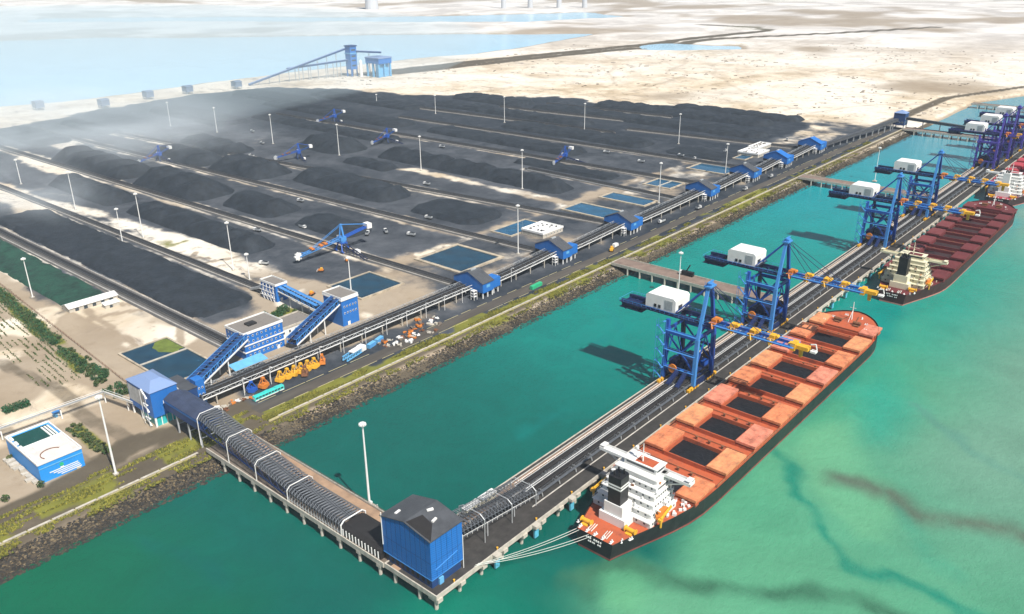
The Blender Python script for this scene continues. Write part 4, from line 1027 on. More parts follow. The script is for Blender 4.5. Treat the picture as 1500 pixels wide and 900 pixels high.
CV1 = [M('orange_hatch_paint', (.66, .235, .105), .6, var=.22, scale=.2, dirt=.9, dcol=(.22, .075, .04), dscale=.25), M('pinkish_hatch_paint', (.66, .235, .15), .6, var=.22, scale=.2, dirt=.9, dcol=(.24, .08, .05), dscale=.25),
       M('tan_orange_hatch_paint', (.68, .29, .13), .6, var=.22, scale=.2, dirt=.75, dcol=(.25, .1, .06), dscale=.22)]
h1 = [(280, 294)] + [(a, a + 17) for a in (307.5, 336.5, 365, 393, 420.5, 447, 474)] + [(500, 513.5)]
s1 = bulk_carrier('black hulled bulk carrier with salmon orange deck and nine open coal holds', 234.5, 160.2, 298, 45, 'black', DK1, CV1, 'white', 'black', 'white', h1, 'cargo', 7)
DK2 = M('maroon_deck_paint', (.13, .022, .024), .65, var=.3, scale=.12, dirt=.5, dcol=(.08, .02, .025), dscale=.1)
CV2 = [M('dusty_maroon_hatch_paint', (.14, .029, .029), .6, var=.2, scale=.1, dirt=.5, dcol=(.1, .025, .03), dscale=.12), M('faded_maroon_hatch_paint', (.17, .042, .042), .6, var=.2, scale=.1, dirt=.5, dcol=(.12, .03, .035), dscale=.12)]
HL2 = M('dark_maroon_hull_paint', (.045, .014, .015), .5, var=.3, scale=.15, dirt=.4, dcol=(.1, .04, .035), dscale=.1)
h2 = [(632 + k * 26.5, 632 + k * 26.5 + 15) for k in range(9)]
bulk_carrier('maroon bulk carrier with cream superstructure lying ahead of the orange decked ship', 588, 157, 292, 45, HL2, DK2, CV2, 'cream', 'black', None, h2, M('coal_dusted_maroon', (.035, .016, .018), .85, var=.4, scale=.2), 6, boot=(.5, .2, .17))
DK3 = M('crimson_deck_paint', (.33, .03, .05), .65, var=.25, scale=.12, dirt=.4, dcol=(.14, .02, .03), dscale=.1)
CV3 = [M('crimson_hatch_paint', (.42, .06, .075), .6, var=.2, scale=.1, dirt=.4, dcol=(.2, .03, .04), dscale=.12)]
bulk_carrier('farthest ship, crimson red deck with tall white superstructure at the photo edge', 900, 160, 290, 45, HL2, DK3, CV3, 'white', 'white', None, [(944 + k * 26.5, 959 + k * 26.5) for k in range(9)], 'coal', 5, boot=(.5, .2, .17))

# mooring lines of the first ship
def rope(name, p, q, sag, lab):
    mb = MB(); pts = []
    for k in range(11):
        s = k / 10; pts.append((p[0] + (q[0] - p[0]) * s, p[1] + (q[1] - p[1]) * s, p[2] + (q[2] - p[2]) * s - sag * 4 * s * (1 - s)))
    mb.path(pts, .1, 5); o = mb.build(name, 'rope'); return tag(o, lab, 'rope', 'white mooring lines from the ship stern to the jetty')
rope('mooring_line', (234.4, 169.2, 8.1), (191, 186.4, 7.6), 1.2, 'upper of the four white mooring lines from stern to jetty, nearest the jetty')
rope('mooring_line', (234.4, 167.8, 8.1), (190, 186.2, 7.6), 1.5, 'second white mooring line from stern to jetty, counted from the jetty side')
rope('mooring_line', (234.4, 163.0, 8.1), (192.2, 186.2, 7.6), 1.6, 'third white mooring line from stern to jetty, counted from the jetty side')
rope('mooring_line', (234.4, 161.4, 8.1), (191.2, 186.0, 7.6), 1.9, 'lowest and outermost white mooring line from stern to jetty')
# ---------------------------------------------------------------- long yard conveyors on berms
def yard_belt(lab, pts, w, elev, bright, berm='berm'):
    (u0, v0), (u1, v1) = pts
    L = math.hypot(u1 - u0, v1 - v0); rz = math.atan2(v1 - v0, u1 - u0)
    t = thing('yard_conveyor', lab, 'conveyor', (u0, v0, 4), 'long belt conveyors across the coal yard', rz)
    MB().extr([(-w / 2 - .8, -.4), (w / 2 + .8, -.4), (w / 2, .75), (-w / 2, .75)], 'x', 0, L).build('berm', berm, t)
    for s in (-1, 1): MB().box(0, L, s * w * .42 - .3, s * w * .42 + .3, .75, 1.2).build('machine_rail', 'rail' if bright else 'steel', t)
    MB().box(0, L, -1.3, 1.3, .9 + elev, 1.3 + elev).build('belt', 'belt', t)
    mb = MB()
    for s in (-1, 1): mb.box(0, L, s * 1.6 - .12, s * 1.6 + .12, .76 + elev * .3, 1.5 + elev)
    k = 0
    while k < L: mb.box(k, k + .5, -1.6, 1.6, .7, 1.0 + elev); k += 6 if L < 600 else 9
    mb.build('idler_frame', 'truss', t)
    mb = MB(); k = 5
    while k < L:
        mb.box(k, k + 6, 1.9, 2.5, .8, 1.0 + elev * .5); k += 6
    mb.build('cable_tray', 'berm', t)
    return t
yard_belt('widest belt line, pale rails on both sides, leading to the windowed blue building', [(245, 447), (243, 1010)], 13, 1.2, True)
yard_belt('second long belt line from the left, ending at the small blue belt tower', [(312.5, 505), (306, 1040)], 7.5, 1.5, True)
yard_belt('long belt line carrying the big blue stacking machine', [(411, 409), (384, 1290)], 8.5, 1.5, True)
yard_belt('long belt line ending at the second blue shed from the left', [(507, 406), (466, 1300)], 8.5, 1.5, True)
yard_belt('long belt line ending at the third blue shed from the left', [(606, 407), (512, 1310)], 8, 1.5, True)
yard_belt('shorter belt line ending at the fourth blue shed from the left', [(716, 407), (722, 600)], 8, 1.5, False)
yard_belt('long belt line behind the fifth shed pond, a stacking machine on it', [(781, 398), (752, 1130)], 8, 2.2, True)
yard_belt('belt line ending at the sixth blue shed from the left', [(873, 400), (853, 960)], 8, 2.2, True)
yard_belt('farthest short belt line, ending at the last low blue shed', [(1011, 400), (984, 640)], 8, 2.2, True)

yard_belt('far pale belt line crossing the black heaps at the right of the yard', [(1039, 640), (1012, 900)], 8, 2.6, True)
yard_belt('far pale belt line left of the far black heaps, above the yard centre', [(950, 640), (925, 1020)], 8, 2.6, True)
yard_belt('far pale belt line at the foot of the pale sand, above the yard centre', [(1100, 640), (1080, 860)], 8, 2.6, True)
# ---------------------------------------------------------------- coal heaps
def pile(lab, u0, u1, v0, v1, h, rough=1.0, slump=0.0, cones=0):
    nx = max(10, int((u1 - u0) / 2.4)); ny = max(14, int((v1 - v0) / 3.2)); ny = min(ny, 170)
    x = np.linspace(u0, u1, nx + 1); y = np.linspace(v0, v1, ny + 1); A, B = np.meshgrid(x, y, indexing='ij')
    sd = random.randint(0, 999)
    hw, hl = (u1 - u0) / 2, (v1 - v0) / 2
    px, py = np.abs(A - (u0 + u1) / 2), np.abs(B - (v0 + v1) / 2)
    r = min(hw, hl) * .8
    qx, qy = np.maximum(px - (hw - r), 0), np.maximum(py - (hl - r), 0)
    d = r - np.hypot(qx, qy); d = np.minimum(d, np.minimum(hw - px + 0, hl - py) * 1.0 + 0 * d)
    d = d + (fbm(A, B, 16, sd) - .5) * (11 if h < 3.5 else 6)
    top = h * (.86 + .28 * fbm(A, B, 60, sd + 3))
    cones = max(1, int((v1 - v0) / 34)) if h > 5 else 0
    if cones: top = top * (.62 + .46 * np.abs(np.sin(((B - v0) / (v1 - v0) + (A - u0) * .0012 + (fbm(A, B, 50, sd + 9) - .5) * .12) * math.pi * cones)))
    ridge = 1 - .32 * np.clip(px / hw, 0, 1) if h > 5 else 1
    Z = np.minimum(d * .74, top * ridge * 1.1); Z = Z + (fbm(A, B, 9, sd + 7, 5) - .5) * rough * 2.6
    soft = np.minimum(Z, top); Z = np.where(Z > 0, soft, Z * .5)
    Z = np.maximum(Z, -.6); edge = (px > hw - 1e-3) | (py > hl - 1e-3); Z[edge] = -.6
    i = np.arange((nx + 1) * (ny + 1)).reshape(nx + 1, ny + 1)
    cx, cy = (u0 + u1) / 2, (v0 + v1) / 2
    vs_ = np.stack([A - cx, B - cy, Z], -1).reshape(-1, 3); q = np.stack([i[:-1, :-1], i[1:, :-1], i[1:, 1:], i[:-1, 1:]], -1).reshape(-1, 4)
    me = bpy.data.meshes.new('coal_heap'); me.from_pydata(vs_.tolist(), [], q.tolist()); me.polygons.foreach_set('use_smooth', [True] * len(me.polygons)); me.materials.append(MT['coal_green' if u0 < 240 else 'coal'])
    o = bpy.data.objects.new('coal_heap', me); COL.objects.link(o); o.location = (cx, cy, 4)
    return tag(o, lab, 'coal heap', 'coal heaps in the yard')
PL = [
 ('flat dark heap at the left edge of the yard behind the hedge mast', 204, 237, 592, 905, 2.2),
 ('long flat black heap between the two belt lines nearest the viewer', 252, 302, 500, 866, 3.0),
 ('long black heap left of the sandy strip behind the mast pair', 346, 384, 590, 800, 9.0),
 ('dark teal heap at the inland end of the second belt, in the dust', 342, 382, 822, 968, 11.0),
 ('high rounded black heap left of the stacking machine belt', 400, 462, 770, 905, 14.4),
 ('long black heap in the dust further inland than the high rounded heap', 397, 452, 915, 1100, 11.7),
 ('small pointed black heap beside the sand patch and belt', 418, 464, 664, 752, 11.0),
 ('rounded black heap beside a bucket machine, second in its row', 488, 552, 795, 900, 13.5),
 ('black heap directly behind the left bucket wheel machine', 478, 536, 905, 1018, 11.7),
 ('low black heap at the near end of the stacking machine row', 424, 466, 560, 640, 4.0),
 ('long black heap between belt lines, mid yard, partly cut back', 520, 572, 620, 780, 10.0),
 ('flat grey black heap remnant near the square pond', 520, 575, 500, 590, 3.5),
 ('steep black heap behind a light mast left of the yard centre', 628, 690, 826, 925, 13.5),
 ('long straight black heap along the sandy track mid yard', 654, 694, 508, 790, 12.0),
 ('low black heap beyond the sandy track', 610, 640, 720, 800, 6.0),
 ('black heap in dust beyond the left bucket machine, inland', 540, 590, 930, 1060, 10.0),
 ('dusty heap far left below the bay shore, rounded', 505, 540, 1185, 1330, 5.3),
 ('dusty heap at the extreme left below the bay shore', 415, 470, 1175, 1340, 5.3),
 ('dusty heap between two masts below the bay shore', 640, 700, 1110, 1330, 4.9),
 ('long black heap behind the central mast row, nearest belt side', 735, 765, 500, 640, 2.7),
 ('black heap behind the belt with white trucks, right of centre', 800, 846, 600, 860, 5.3),
 ('black heap behind the previous belts, dark blue in the distance', 712, 748, 830, 1150, 5.3),
 ('long black far heap left of the distant stacking machine', 790, 842, 900, 1240, 5.8),
 ('black heap behind the right stacking machine', 888, 940, 560, 800, 5.3),
 ('long far black heap with a pale rail along its crest, right', 1030, 1080, 470, 860, 6.3),
 ('far black heap row just before the pale sand, right', 1110, 1165, 500, 800, 6.7),
 ('blackest far heap at the right end of the yard', 1170, 1212, 480, 690, 5.8),
 ('far black heap above the yard centre', 960, 1000, 700, 1010, 6.3),
 ('far black heap left of centre under the hopper plant', 900, 950, 990, 1260, 5.3),
 ('far black heap row before the sand, centre', 1030, 1090, 880, 1040, 6.3),
 ('pale dusty far heap at the foot of the hopper plant', 820, 880, 1180, 1380, 4.9),
 ('low black heap by the last belt line', 890, 940, 445, 530, 1.8),
]
for a in PL: pile(*a)

# ---------------------------------------------------------------- settling ponds
def pond(lab, u0, u1, v0, v1, mat, rim=1.6, split=None, scum=None, z=4.0, h=1.1):
    t = thing('settling_pond', lab, 'pond', (u0, v0, z), 'settling ponds')
    a, b_ = u1 - u0, v1 - v0
    mb = MB()
    mb.box(-rim, a + rim, -rim, 0, -.5, h); mb.box(-rim, a + rim, b_, b_ + rim, -.5, h); mb.box(-rim, 0, 0, b_, -.5, h); mb.box(a, a + rim, 0, b_, -.5, h)
    mb.build('rim', M('pond_rim', (.46, .39, .29), .9, var=.3, scale=.2, dirt=.7, dcol=(.13, .11, .09), dscale=.15), t)
    MB().box(0, a, 0, b_, -.6, .62).build('water', mat, t)
    if split:
        MB().box(0, a, split - .5, split + .5, .4, h + .1).build('divider', 'pale', t)
    if scum:
        mb = MB(); n = 18; cx, cy, rx, ry = scum
        mb.add([(max(.2, min(a - .2, cx + rx * math.cos(k * 6.283 / n) * U(.85, 1.15))), max(.2, min(b_ - .2, cy + ry * math.sin(k * 6.283 / n) * U(.85, 1.15))), .67) for k in range(n)], [tuple(range(n))]); mb.build('scum', 'algae', t)
    return t
t = pond('twin rectangular pond behind the waterside transfer house, green scum on its far corner', 194, 224, 428, 489, 'pond', 1.2, 36, (26, 50, 9, 12))
pond('square deep blue pond with pale banks left of the first blue shed', 432, 476, 427, 474, 'pond', 3.0)
pond('dark pond behind the square blue tower, scummy banks', 348, 386, 444, 481, 'pond', 1.5)
pond('wide blue pond behind the third blue shed, nearer of the two side by side', 618, 646, 424, 471, 'pond_blue', 2.2)
pond('blue pond just behind the wide pond of the third shed', 676, 697, 418, 468, 'pond_blue', 2.4)
pond('small blue pond with a crossing bank behind the fourth blue shed', 747, 774, 432, 462, 'pond_blue', 2.0, 14)
pond('farthest blue pond, behind the fifth blue shed', 838, 874, 416, 462, 'pond_blue', 2.4)
pond('narrow blue pond beside the white roofless tank, behind the second shed', 524, 568, 456, 477, 'pond_blue', 1.6)
pond('small pale blue pond beside the white flat buildings at right', 915, 935, 432, 446, 'pond_blue', 1.2)

# ---------------------------------------------------------------- stacking machines
def stacker(lab, u, v, rz, boomL=40, ctr=22, rise=-5.5, wheel=True, flip=1, cl='crane_light', cm='crane', wt='white', od='orange'):
    t = thing('stacker_reclaimer', lab, 'stacking machine', (u, v, 5.2), 'stacking machines on the yard belts', rz)
    mb = MB()
    for sx in (-1, 1):
        for sy in (-1, 1): mb.beam((sx * 5, sy * 3.6, .4), (sx * 2.2, sy * 2.2, 7), .9); mb.box(sx * 5 - 2, sx * 5 + 2, sy * 3.6 - .5, sy * 3.6 + .5, 0, 1.0)
    mb.box(-3.4, 3.4, -3, 3, 6.6, 7.6); mb.build('travel_gantry', cm, t)
    mb = MB(); mb.tube((0, 0, 7.6), (0, 0, 8.6), 3, 14); mb.box(-3, 3, -2.6, 2.6, 8.6, 12); mb.beam((0, -2, 12), (0, -.6, 22), .8); mb.beam((0, 2, 12), (0, .6, 22), .8); mb.beam((-2.6, 0, 12), (0, 0, 22), .7); mb.box(-1, 1, -1, 1, 21.6, 22.6); mb.build('slewing_tower', cl, t)
    mb = MB(); y0, y1 = 2, boomL; z0, z1 = 9.8, 9.8 + rise
    for s in (-1.5, 1.5):
        mb.beam((s, y0, z0), (s, y1, z1), .4); mb.beam((s, y0, z0 + 2), (s, y1 - 4, z1 + 1.6), .35)
        n = 10
        for k in range(n):
            f0, f1 = k / n, (k + 1) / n
            mb.beam((s, y0 + (y1 - y0) * f0, z0 + (z1 - z0) * f0 + (2 if k % 2 else 0)), (s, y0 + (y1 - y0) * f1, z0 + (z1 - z0) * f1 + (0 if k % 2 else 1.9)), .25)
    mb.add([(-1, y0, z0 + .5), (1, y0, z0 + .5), (1, y1, z1 + .5), (-1, y1, z1 + .5)], [(0, 1, 2, 3)])
    bo = mb.build('boom', cl, t)
    mb = MB()
    for k in (4, 5, 7): y = k / 10 * boomL; z = z0 + (z1 - z0) * k / 10; mb.box(-2.4, 2.4, y - 1.2, y + 1.6, z + 1.9, z + 2.9)
    mb.build('boom_drive', od, bo)
    mb = MB()
    if wheel:
        mb.tube((-.8, y1 + 1, z1 + .5), (.8, y1 + 1, z1 + .5), 2.7, 14)
        for k in range(8): a = k * .785; mb.obox((0, y1 + 1 + 2.8 * math.cos(a), z1 + .5 + 2.8 * math.sin(a)), 1.9, 1, 1, 0)
    else: mb.box(-1.6, 1.6, y1 - 1, y1 + 1.5, z1 - .5, z1 + 2)
    mb.build('bucket_wheel', wt, bo)
    mb = MB()
    for s in (-1.4, 1.4): mb.beam((s, -2, 11), (s, -ctr, 15.5), .9, 1.3)
    for k in range(5): mb.beam((-1.4, -4 - k * 4, 11.2 + k * .9), (1.4, -4 - k * 4, 11.2 + k * .9), .5)
    mb.build('counter_boom', cm, t)
    mb = MB(); mb.box(-3.2, 3.2, -ctr - 3, -ctr + 1.6, 14, 18.2); mb.build('counterweight', 'white', t)
    mb = MB()
    for s in (-.9, .9): mb.tube((s, 0, 22.3), (s, boomL * .72, z0 + (z1 - z0) * .72 + 2.2), .16, 5); mb.tube((s, 0, 22.3), (s, -ctr + 1, 17.6), .2, 5)
    mb.build('stay', cl, t)
    mb = MB(); mb.box(3.1, 5.4, -1.2, 1.4, 9.6, 12.2); mb.build('operator_cabin', 'white', t)
    # trailing tripper runs along the belt
    mb = MB()
    for s in (-1.3, 1.3): mb.beam((flip * 3, s, 6.4), (flip * 34, s, .8), .4, .8)
    for k in range(6): mb.beam((flip * (8 + k * 5), -1.5, 0), (flip * (8 + k * 5), -1.5, 5.6 - k), .3); mb.beam((flip * (8 + k * 5), 1.5, 0), (flip * (8 + k * 5), 1.5, 5.6 - k), .3)
    mb.build('tripper', 'crane_dark', t)
    mb = MB(); mb.box(flip * 15, flip * 20, -4.4, -1.8, 1.4, 4.2); mb.build('electrical_house', 'white', t)
    return t
# local +x is along the belt, local +y is the boom
k1 = stacker('big bright blue stacking machine with raised white counterweight, nearest in the yard', 405.5, 537, R(84), 40, 25, flip=-1)
k2 = stacker('hazy blue bucket machine on the long belt among dusty heaps at left', 478, 972, R(98), 34, 18, flip=-1, cl='crane', cm='blue_dark', wt='steel', od='rust')
k2.scale = (.8,) * 3
def st2(lab, u, v, deg):
    o = dup(k2, (u, v, 5.2), lab, rz=R(deg)); o.scale = (.8,) * 3; return o
st2('hazy grey blue bucket machine in the dust left of the yard centre', 590, 850, 70)
st2('blue bucket machine with white counterweight at the yard centre, behind a steep heap', 720, 838, 95)
st2('blue bucket machine with white counterweight right of the yard centre', 776, 590, 100)
st2('faint bucket machine deep in the dust near the bay shore', 770, 1010, 80)

# ---------------------------------------------------------------- blue conveyor sheds on stilts along the shore road
def shed(u, lab, sc=1.0, roof='roof_dark'):
    t = thing('conveyor_shed', lab, 'shed', (u, 377.5, 4), 'blue conveyor sheds on stilts')
    W_, D_ = 11.5, 28.5; zb, ez, rz_ = 4.2, 11.2, 17.4
    MB().extr([(0, zb), (D_, zb + 1.5), (D_, ez), (D_ / 2, rz_), (0, ez)], 'x', 0, W_).build('wall', 'blue', t)
    mb = MB()
    slab(mb, [(-.4, -.5, ez + .0), (W_ + .4, -.5, ez + .0), (W_ + .4, D_ / 2, rz_ + .06), (-.4, D_ / 2, rz_ + .06)], .25); slab(mb, [(-.4, D_ / 2, rz_ + .06), (W_ + .4, D_ / 2, rz_ + .06), (W_ + .4, D_ + .5, ez), (-.4, D_ + .5, ez)], .25)
    rf = mb.build('roof', roof, t)
    mb = MB(); mb.box(3, 8, D_ / 2 - .7, D_ / 2 + .7, rz_ + .1, rz_ + 1.0); mb.build('ridge_vent', 'steel', rf)
    MB().box(W_ + .6, W_ + 8, .6, 9, zb + .6, ez + .6).build('annexe', 'blue', t)
    mb = MB(); mb.box(4, 7.6, -.12, 0, 7.6, 9.6); mb.build('wall_panel', 'blue_light', t)
    mb = MB(); mb.extr([(D_ * .55, zb + .4), (D_ * .98, zb + 1), (D_ * .98, zb + 3.6), (D_ * .6, zb + 2.4)], 'x', -.5, -.05); mb.build('belt_opening', 'black', t)
    mb = MB(); mb.beam((-.8, 9, zb + .3), (-.8, 20, zb + 1.4), .8, 1.2); mb.build('lower_canopy', 'blue_light', t)
    lg = MB().beam((0, 0, -.3), (0, 0, zb + .3), .7).mesh('leg', 'white')
    for x in (.8, W_ / 2, W_ - .8):
        for y in (.8, 9, 18, D_ - 1): link('leg', lg, t, (x, y, 0))
    for x in (W_ + 2, W_ + 6.5): link('leg', lg, t, (x, 2, 0)); link('leg', lg, t, (x, 8, 0))
    mb = MB()
    for x, y in ((-3, 3), (-3, 6), (-6, 3), (-6, 6)): mb.beam((x, y, -.2), (x, y, 7), .3)
    for z in (2.5, 4.6, 6.8): mb.box(-6.2, -2.8, 2.8, 6.2, z, z + .12)
    mb.build('stair_frame', 'white', t)
    return t
s1_ = shed(908, 'sixth blue conveyor shed on stilts from the left, white flat buildings behind it', roof='blue')
s0 = shed(403, 'first blue conveyor shed from the left, next to the square deep blue pond')
def shed2(u, lab): return dup(s0, (u, 377.5, 4), lab)
shed2(496, 'second blue conveyor shed on stilts from the left, tank and sand behind it')
shed2(592, 'third blue conveyor shed on stilts from the left, wide blue ponds behind it')
shed2(733, 'fourth blue conveyor shed on stilts from the left')
shed2(826, 'fifth blue conveyor shed on stilts from the left, farthest pond behind it')
dup(s1_, (1003, 377.5, 4), 'seventh and last blue conveyor shed, where the galleries end')

# galleries from shed to shed
def gallery(u0, z0, u1, z1, lab, legs=True, vb=386.8, w=11.6):
    t = thing('shore_gallery', lab, 'conveyor gallery', (u0, vb, 4), 'twin belt galleries along the shore road')
    L = u1 - u0; n = max(3, int(L / 5)); zz = lambda x: z0 + (z1 - z0) * (x / L) ** 1.4
    for y in (3, 8.6):
        mb = MB()
        for k in range(n): a, b_ = k * L / n, (k + 1) * L / n; mb.add([(a, y - 1, zz(a) + 1.2), (b_, y - 1, zz(b_) + 1.2), (b_, y + 1, zz(b_) + 1.2), (a, y + 1, zz(a) + 1.2)], [(0, 1, 2, 3)])
        mb.build('belt', 'belt', t)
    mb = MB()
    for k in range(n):
        a, b_ = k * L / n, (k + 1) * L / n
        mb.add([(a, 0, zz(a)), (b_, 0, zz(b_)), (b_, w, zz(b_)), (a, w, zz(a))], [(0, 1, 2, 3)])
    mb.build('floor', 'dark_deck', t)
    for y in (0, w):
        mb = MB()
        for k in range(n):
            a, b_ = k * L / n, (k + 1) * L / n
            mb.beam((a, y, zz(a)), (b_, y, zz(b_)), .3, .55); mb.beam((a, y, zz(a) + 2.4), (b_, y, zz(b_) + 2.4), .22)
        mb.build('edge_beam', 'white' if y == 0 else 'steel', t)
    mb = MB()
    for k in range(n):
        a, b_ = k * L / n, (k + 1) * L / n
        for y in (0, w): mb.beam((a, y, zz(a) + (2.4 if k % 2 else 0)), (b_, y, zz(b_) + (0 if k % 2 else 2.4)), .22); mb.beam((a, y, zz(a)), (a, y, zz(a) + 2.4), .22)
    for y in (0, w): mb.beam((0, y, zz(0) + .1), (L, y, zz(L) + .1), .1) if abs(z1 - z0) < .5 else None
    mb.build('side_truss', 'steel', t)
    for y in (1.2, 5.8, 10.2):
        mb = MB()
        for k in range(n): a, b_ = k * L / n, (k + 1) * L / n; mb.beam((a, y, zz(a) + 1.9), (b_, y, zz(b_) + 1.9), .35, .25); mb.beam((a, y, zz(a)), (a, y, zz(a) + 1.9), .2)
        mb.build('walkway_rail', 'hoop', t)
    k = 8
    while k < L - 2:
        mb = MB()
        for y in (.6, w - .6): mb.beam((k, y, -.3), (k, y, zz(k)), .55)
        mb.beam((k, .6, zz(k) * .5), (k, w - .6, zz(k) * .5), .3); mb.build('support_leg', 'pale', t)
        k += 17
    return t
gallery(191, 6, 402, 6.4, 'longest twin belt gallery, passing the yellow grabs on its way to the first shed')
SH = [403, 496, 592, 733, 826, 908, 1003]
nm = ['first and second', 'second and third', 'third and fourth', 'fourth and fifth', 'fifth and sixth', 'sixth and seventh']
for i in range(6): gallery(SH[i] + 19, 4.6, SH[i + 1] - .4, 7.4, 'twin belt gallery rising between the %s blue sheds' % nm[i], vb=386.8 - 3)
lp = MB().tube((0, 0, 0), (0, 0, 11), .16, 6).beam((0, 0, 11), (0, -1.6, 11.3), .16).box(-.3, .3, -2.4, -1.2, 11.2, 11.45).mesh('street_lamp', 'white')
for k in range(14):
    tag(link('street_lamp', lp, None, (214 + k * 17.5, 384.2, 4)), 'white street lamp standing in a row along the longest shore gallery', 'street lamp', 'street lamps along the longest gallery')

# ---------------------------------------------------------------- blue buildings at the near end of the yard
def windows(parent, face, a0, a1, zs, n, c, w=1.1, h=1.3, mat='white'):
    me = (MB().box(-w / 2, w / 2, -.1, .02, -h / 2, h / 2).box(-w / 2 + .15, w / 2 - .15, -.14, -.1, -h / 2 + .15, h / 2 - .15, 1) if face == 'y' else MB().box(-.1, .02, -w / 2, w / 2, -h / 2, h / 2).box(-.14, -.1, -w / 2 + .15, w / 2 - .15, -h / 2 + .15, h / 2 - .15, 1)).mesh('window', [mat, 'glass'])
    for z in zs:
        for k in range(n):
            s = a0 + (a1 - a0) * (k + .5) / n
            link('window', me, parent, (s, c, z) if face == 'y' else (c, s, z))
def block(lab, u0, u1, v0, v1, h, cat, name, roof='roof_grey', win=(), para='white', wall='blue', base=None):
    t = thing(name, lab, cat, (u0, v0, 4)); a, b_ = u1 - u0, v1 - v0
    wl = MB().box(0, a, 0, b_, -.4, h).build('wall', wall, t)
    mb = MB(); mb.box(-.35, a + .35, -.35, 0, h - .6, h + 1); mb.box(-.35, a + .35, b_, b_ + .35, h - .6, h + 1); mb.box(-.35, 0, 0, b_, h - .6, h + 1); mb.box(a, a + .35, 0, b_, h - .6, h + 1); mb.build('parapet', para, t)
    MB().box(.01, a - .01, .01, b_ - .01, h, h + .15).build('roof', roof, t)
    return t, a, b_
t, a, b_ = block('four storey blue building with rows of white framed windows and a dusty flat roof', 239.5, 267, 421.5, 441, 17, 'building', 'control_building')
windows(t, 'y', 1.5, a - 1, (2.5, 7.2, 11.2, 14.6), 8, 0); windows(t, 'x', 1, b_ - 1, (7.2, 11.2, 14.6), 5, 0)
mb = MB()
for z in (4.9, 9.4): mb.box(-.4, a + .4, -.4, -.02, z - .35, z + .35); mb.box(-.4, -.02, 0, b_, z - .35, z + .35)
mb.build('floor_band', 'white', t)
mb = MB(); mb.box(9, 15, 8, 13, 17.15, 18.2); mb.build('roof_tank', 'roof_black', t); MB().box(22, 24, -.1, .02, 0, 2.4).build('door', 'white', t)
t, a, b_ = block('low white annexe with grey flat roof behind the four storey blue building', 269, 296, 431, 447, 6.5, 'building', 'annexe_building', wall='white', para='pale')
windows(t, 'y', 2, a - 2, (3.6,), 5, 0, 1.6, 2.0); MB().box(12, 15, -.1, .02, 0, 3).build('door', 'glass', t)
t, a, b_ = block('square blue tower with a thick white parapet, light mast behind it', 309, 322.5, 416, 435, 19.5, 'tower', 'square_tower')
windows(t, 'y', 1, a - .8, (9, 13.5), 5, 0); windows(t, 'x', 2, b_ - 2, (13.5,), 3, 0)
mb = MB(); mb.box(-.5, a + .5, -.5, b_ + .5, 18.0, 18.9); mb.build('parapet_band', 'white', t); MB().box(4, 6, -.1, .02, 0, 2.6).build('door', 'white', t)
t, a, b_ = block('small blue belt tower with white lattice at the head of the second belt', 306, 315.5, 486, 504, 12.5, 'tower', 'belt_tower')
windows(t, 'y', 1, a - 1, (5, 9), 3, 0); mb = MB()
for k in range(4): mb.beam((-1.4, 1 + k * 4, 0), (-1.4, 4 + k * 4, 5), .4); mb.beam((-1.4, 4 + k * 4, 5), (-1.4, 1 + k * 4, 10), .4); mb.beam((-1.4, 1 + k * 4, 0), (-1.4, 1 + k * 4, 12), .4)
for k in range(3): mb.beam((-1.5, 0, 3 + k * 3.6), (-1.5, b_, 3 + k * 3.6), .35)
mb.build('lattice', 'white', t)
mb = MB(); mb.beam((2, b_, 7), (2, b_ + 17, 1), 2.6, 1.6); mb.beam((7, b_, 7), (7, b_ + 17, 1), 2.6, 1.6); mb.build('feed_chute', 'steel', t)
MB().box(3, 5, -.1, .02, 0, 2.4).build('door', 'white', t)

# waterside transfer house
t = thing('transfer_house', 'blue house with pale faceted roof and turquoise glazed foot by the pier gallery', 'transfer house', (164.5, 389, 4))
W_, D_ = 14.5, 25
MB().extr([(0, 5.6), (D_, 5.6), (D_, 20.2), (0, 20.2)], 'x', 0, W_).build('wall', 'blue', t)
mb = MB(); e = 20.25; r_ = 23.6
o = [(-.5, -.5, e), (W_ + .5, -.5, e), (W_ + .5, D_ + .5, e), (-.5, D_ + .5, e)]; q = [(4.5, 7, r_), (W_ - 4.5, 7, r_), (W_ - 4.5, D_ - 7, r_), (4.5, D_ - 7, r_)]
mb.add(o + q, [(0, 3, 2, 1), (4, 5, 6, 7), (0, 1, 5, 4), (1, 2, 6, 5), (2, 3, 7, 6), (3, 0, 4, 7)]); mb.build('roof', 'roof_blue', t)
MB().box(1.2, W_ - 1.2, 1.0, 14, -.3, 5.6).build('glazed_foot', 'cyan_glass', t)
mb = MB()
for k in range(5): mb.box(1.0 + k * 2.9, 1.4 + k * 2.9, .72, 1.0, 0, 5.5)
mb.build('mullion', 'white', t)
mb = MB(); mb.box(-.06, 0, 8, 24.4, 9, 18.5); mb.build('grey_cladding', 'steel', t)
lg = MB().beam((0, 0, 0), (0, 0, 5.8), .8).mesh('leg', 'white')
for x, y in ((.6, .5), (W_ - .6, .5), (.6, D_ - .6), (W_ - .6, D_ - .6), (.6, 15)): link('leg', lg, t, (x, y, 0))
mb = MB()
for k in range(5):
    z = 1 + k * 4; mb.beam((-1.2, 2, z), (-1.2, 7, z + 4) if k % 2 == 0 else (-1.2, 7, z), .7, .2); mb.tube((-2, 2, z), (-2, 2, z + 4), .12, 4); mb.tube((-2, 7, z), (-2, 7, z + 4), .12, 4)
mb.build('stair', 'white', t)
mb = MB(); mb.box(6, 12, -.14, 0, 12, 13.6); mb.build('wall_light_box', 'white', t)
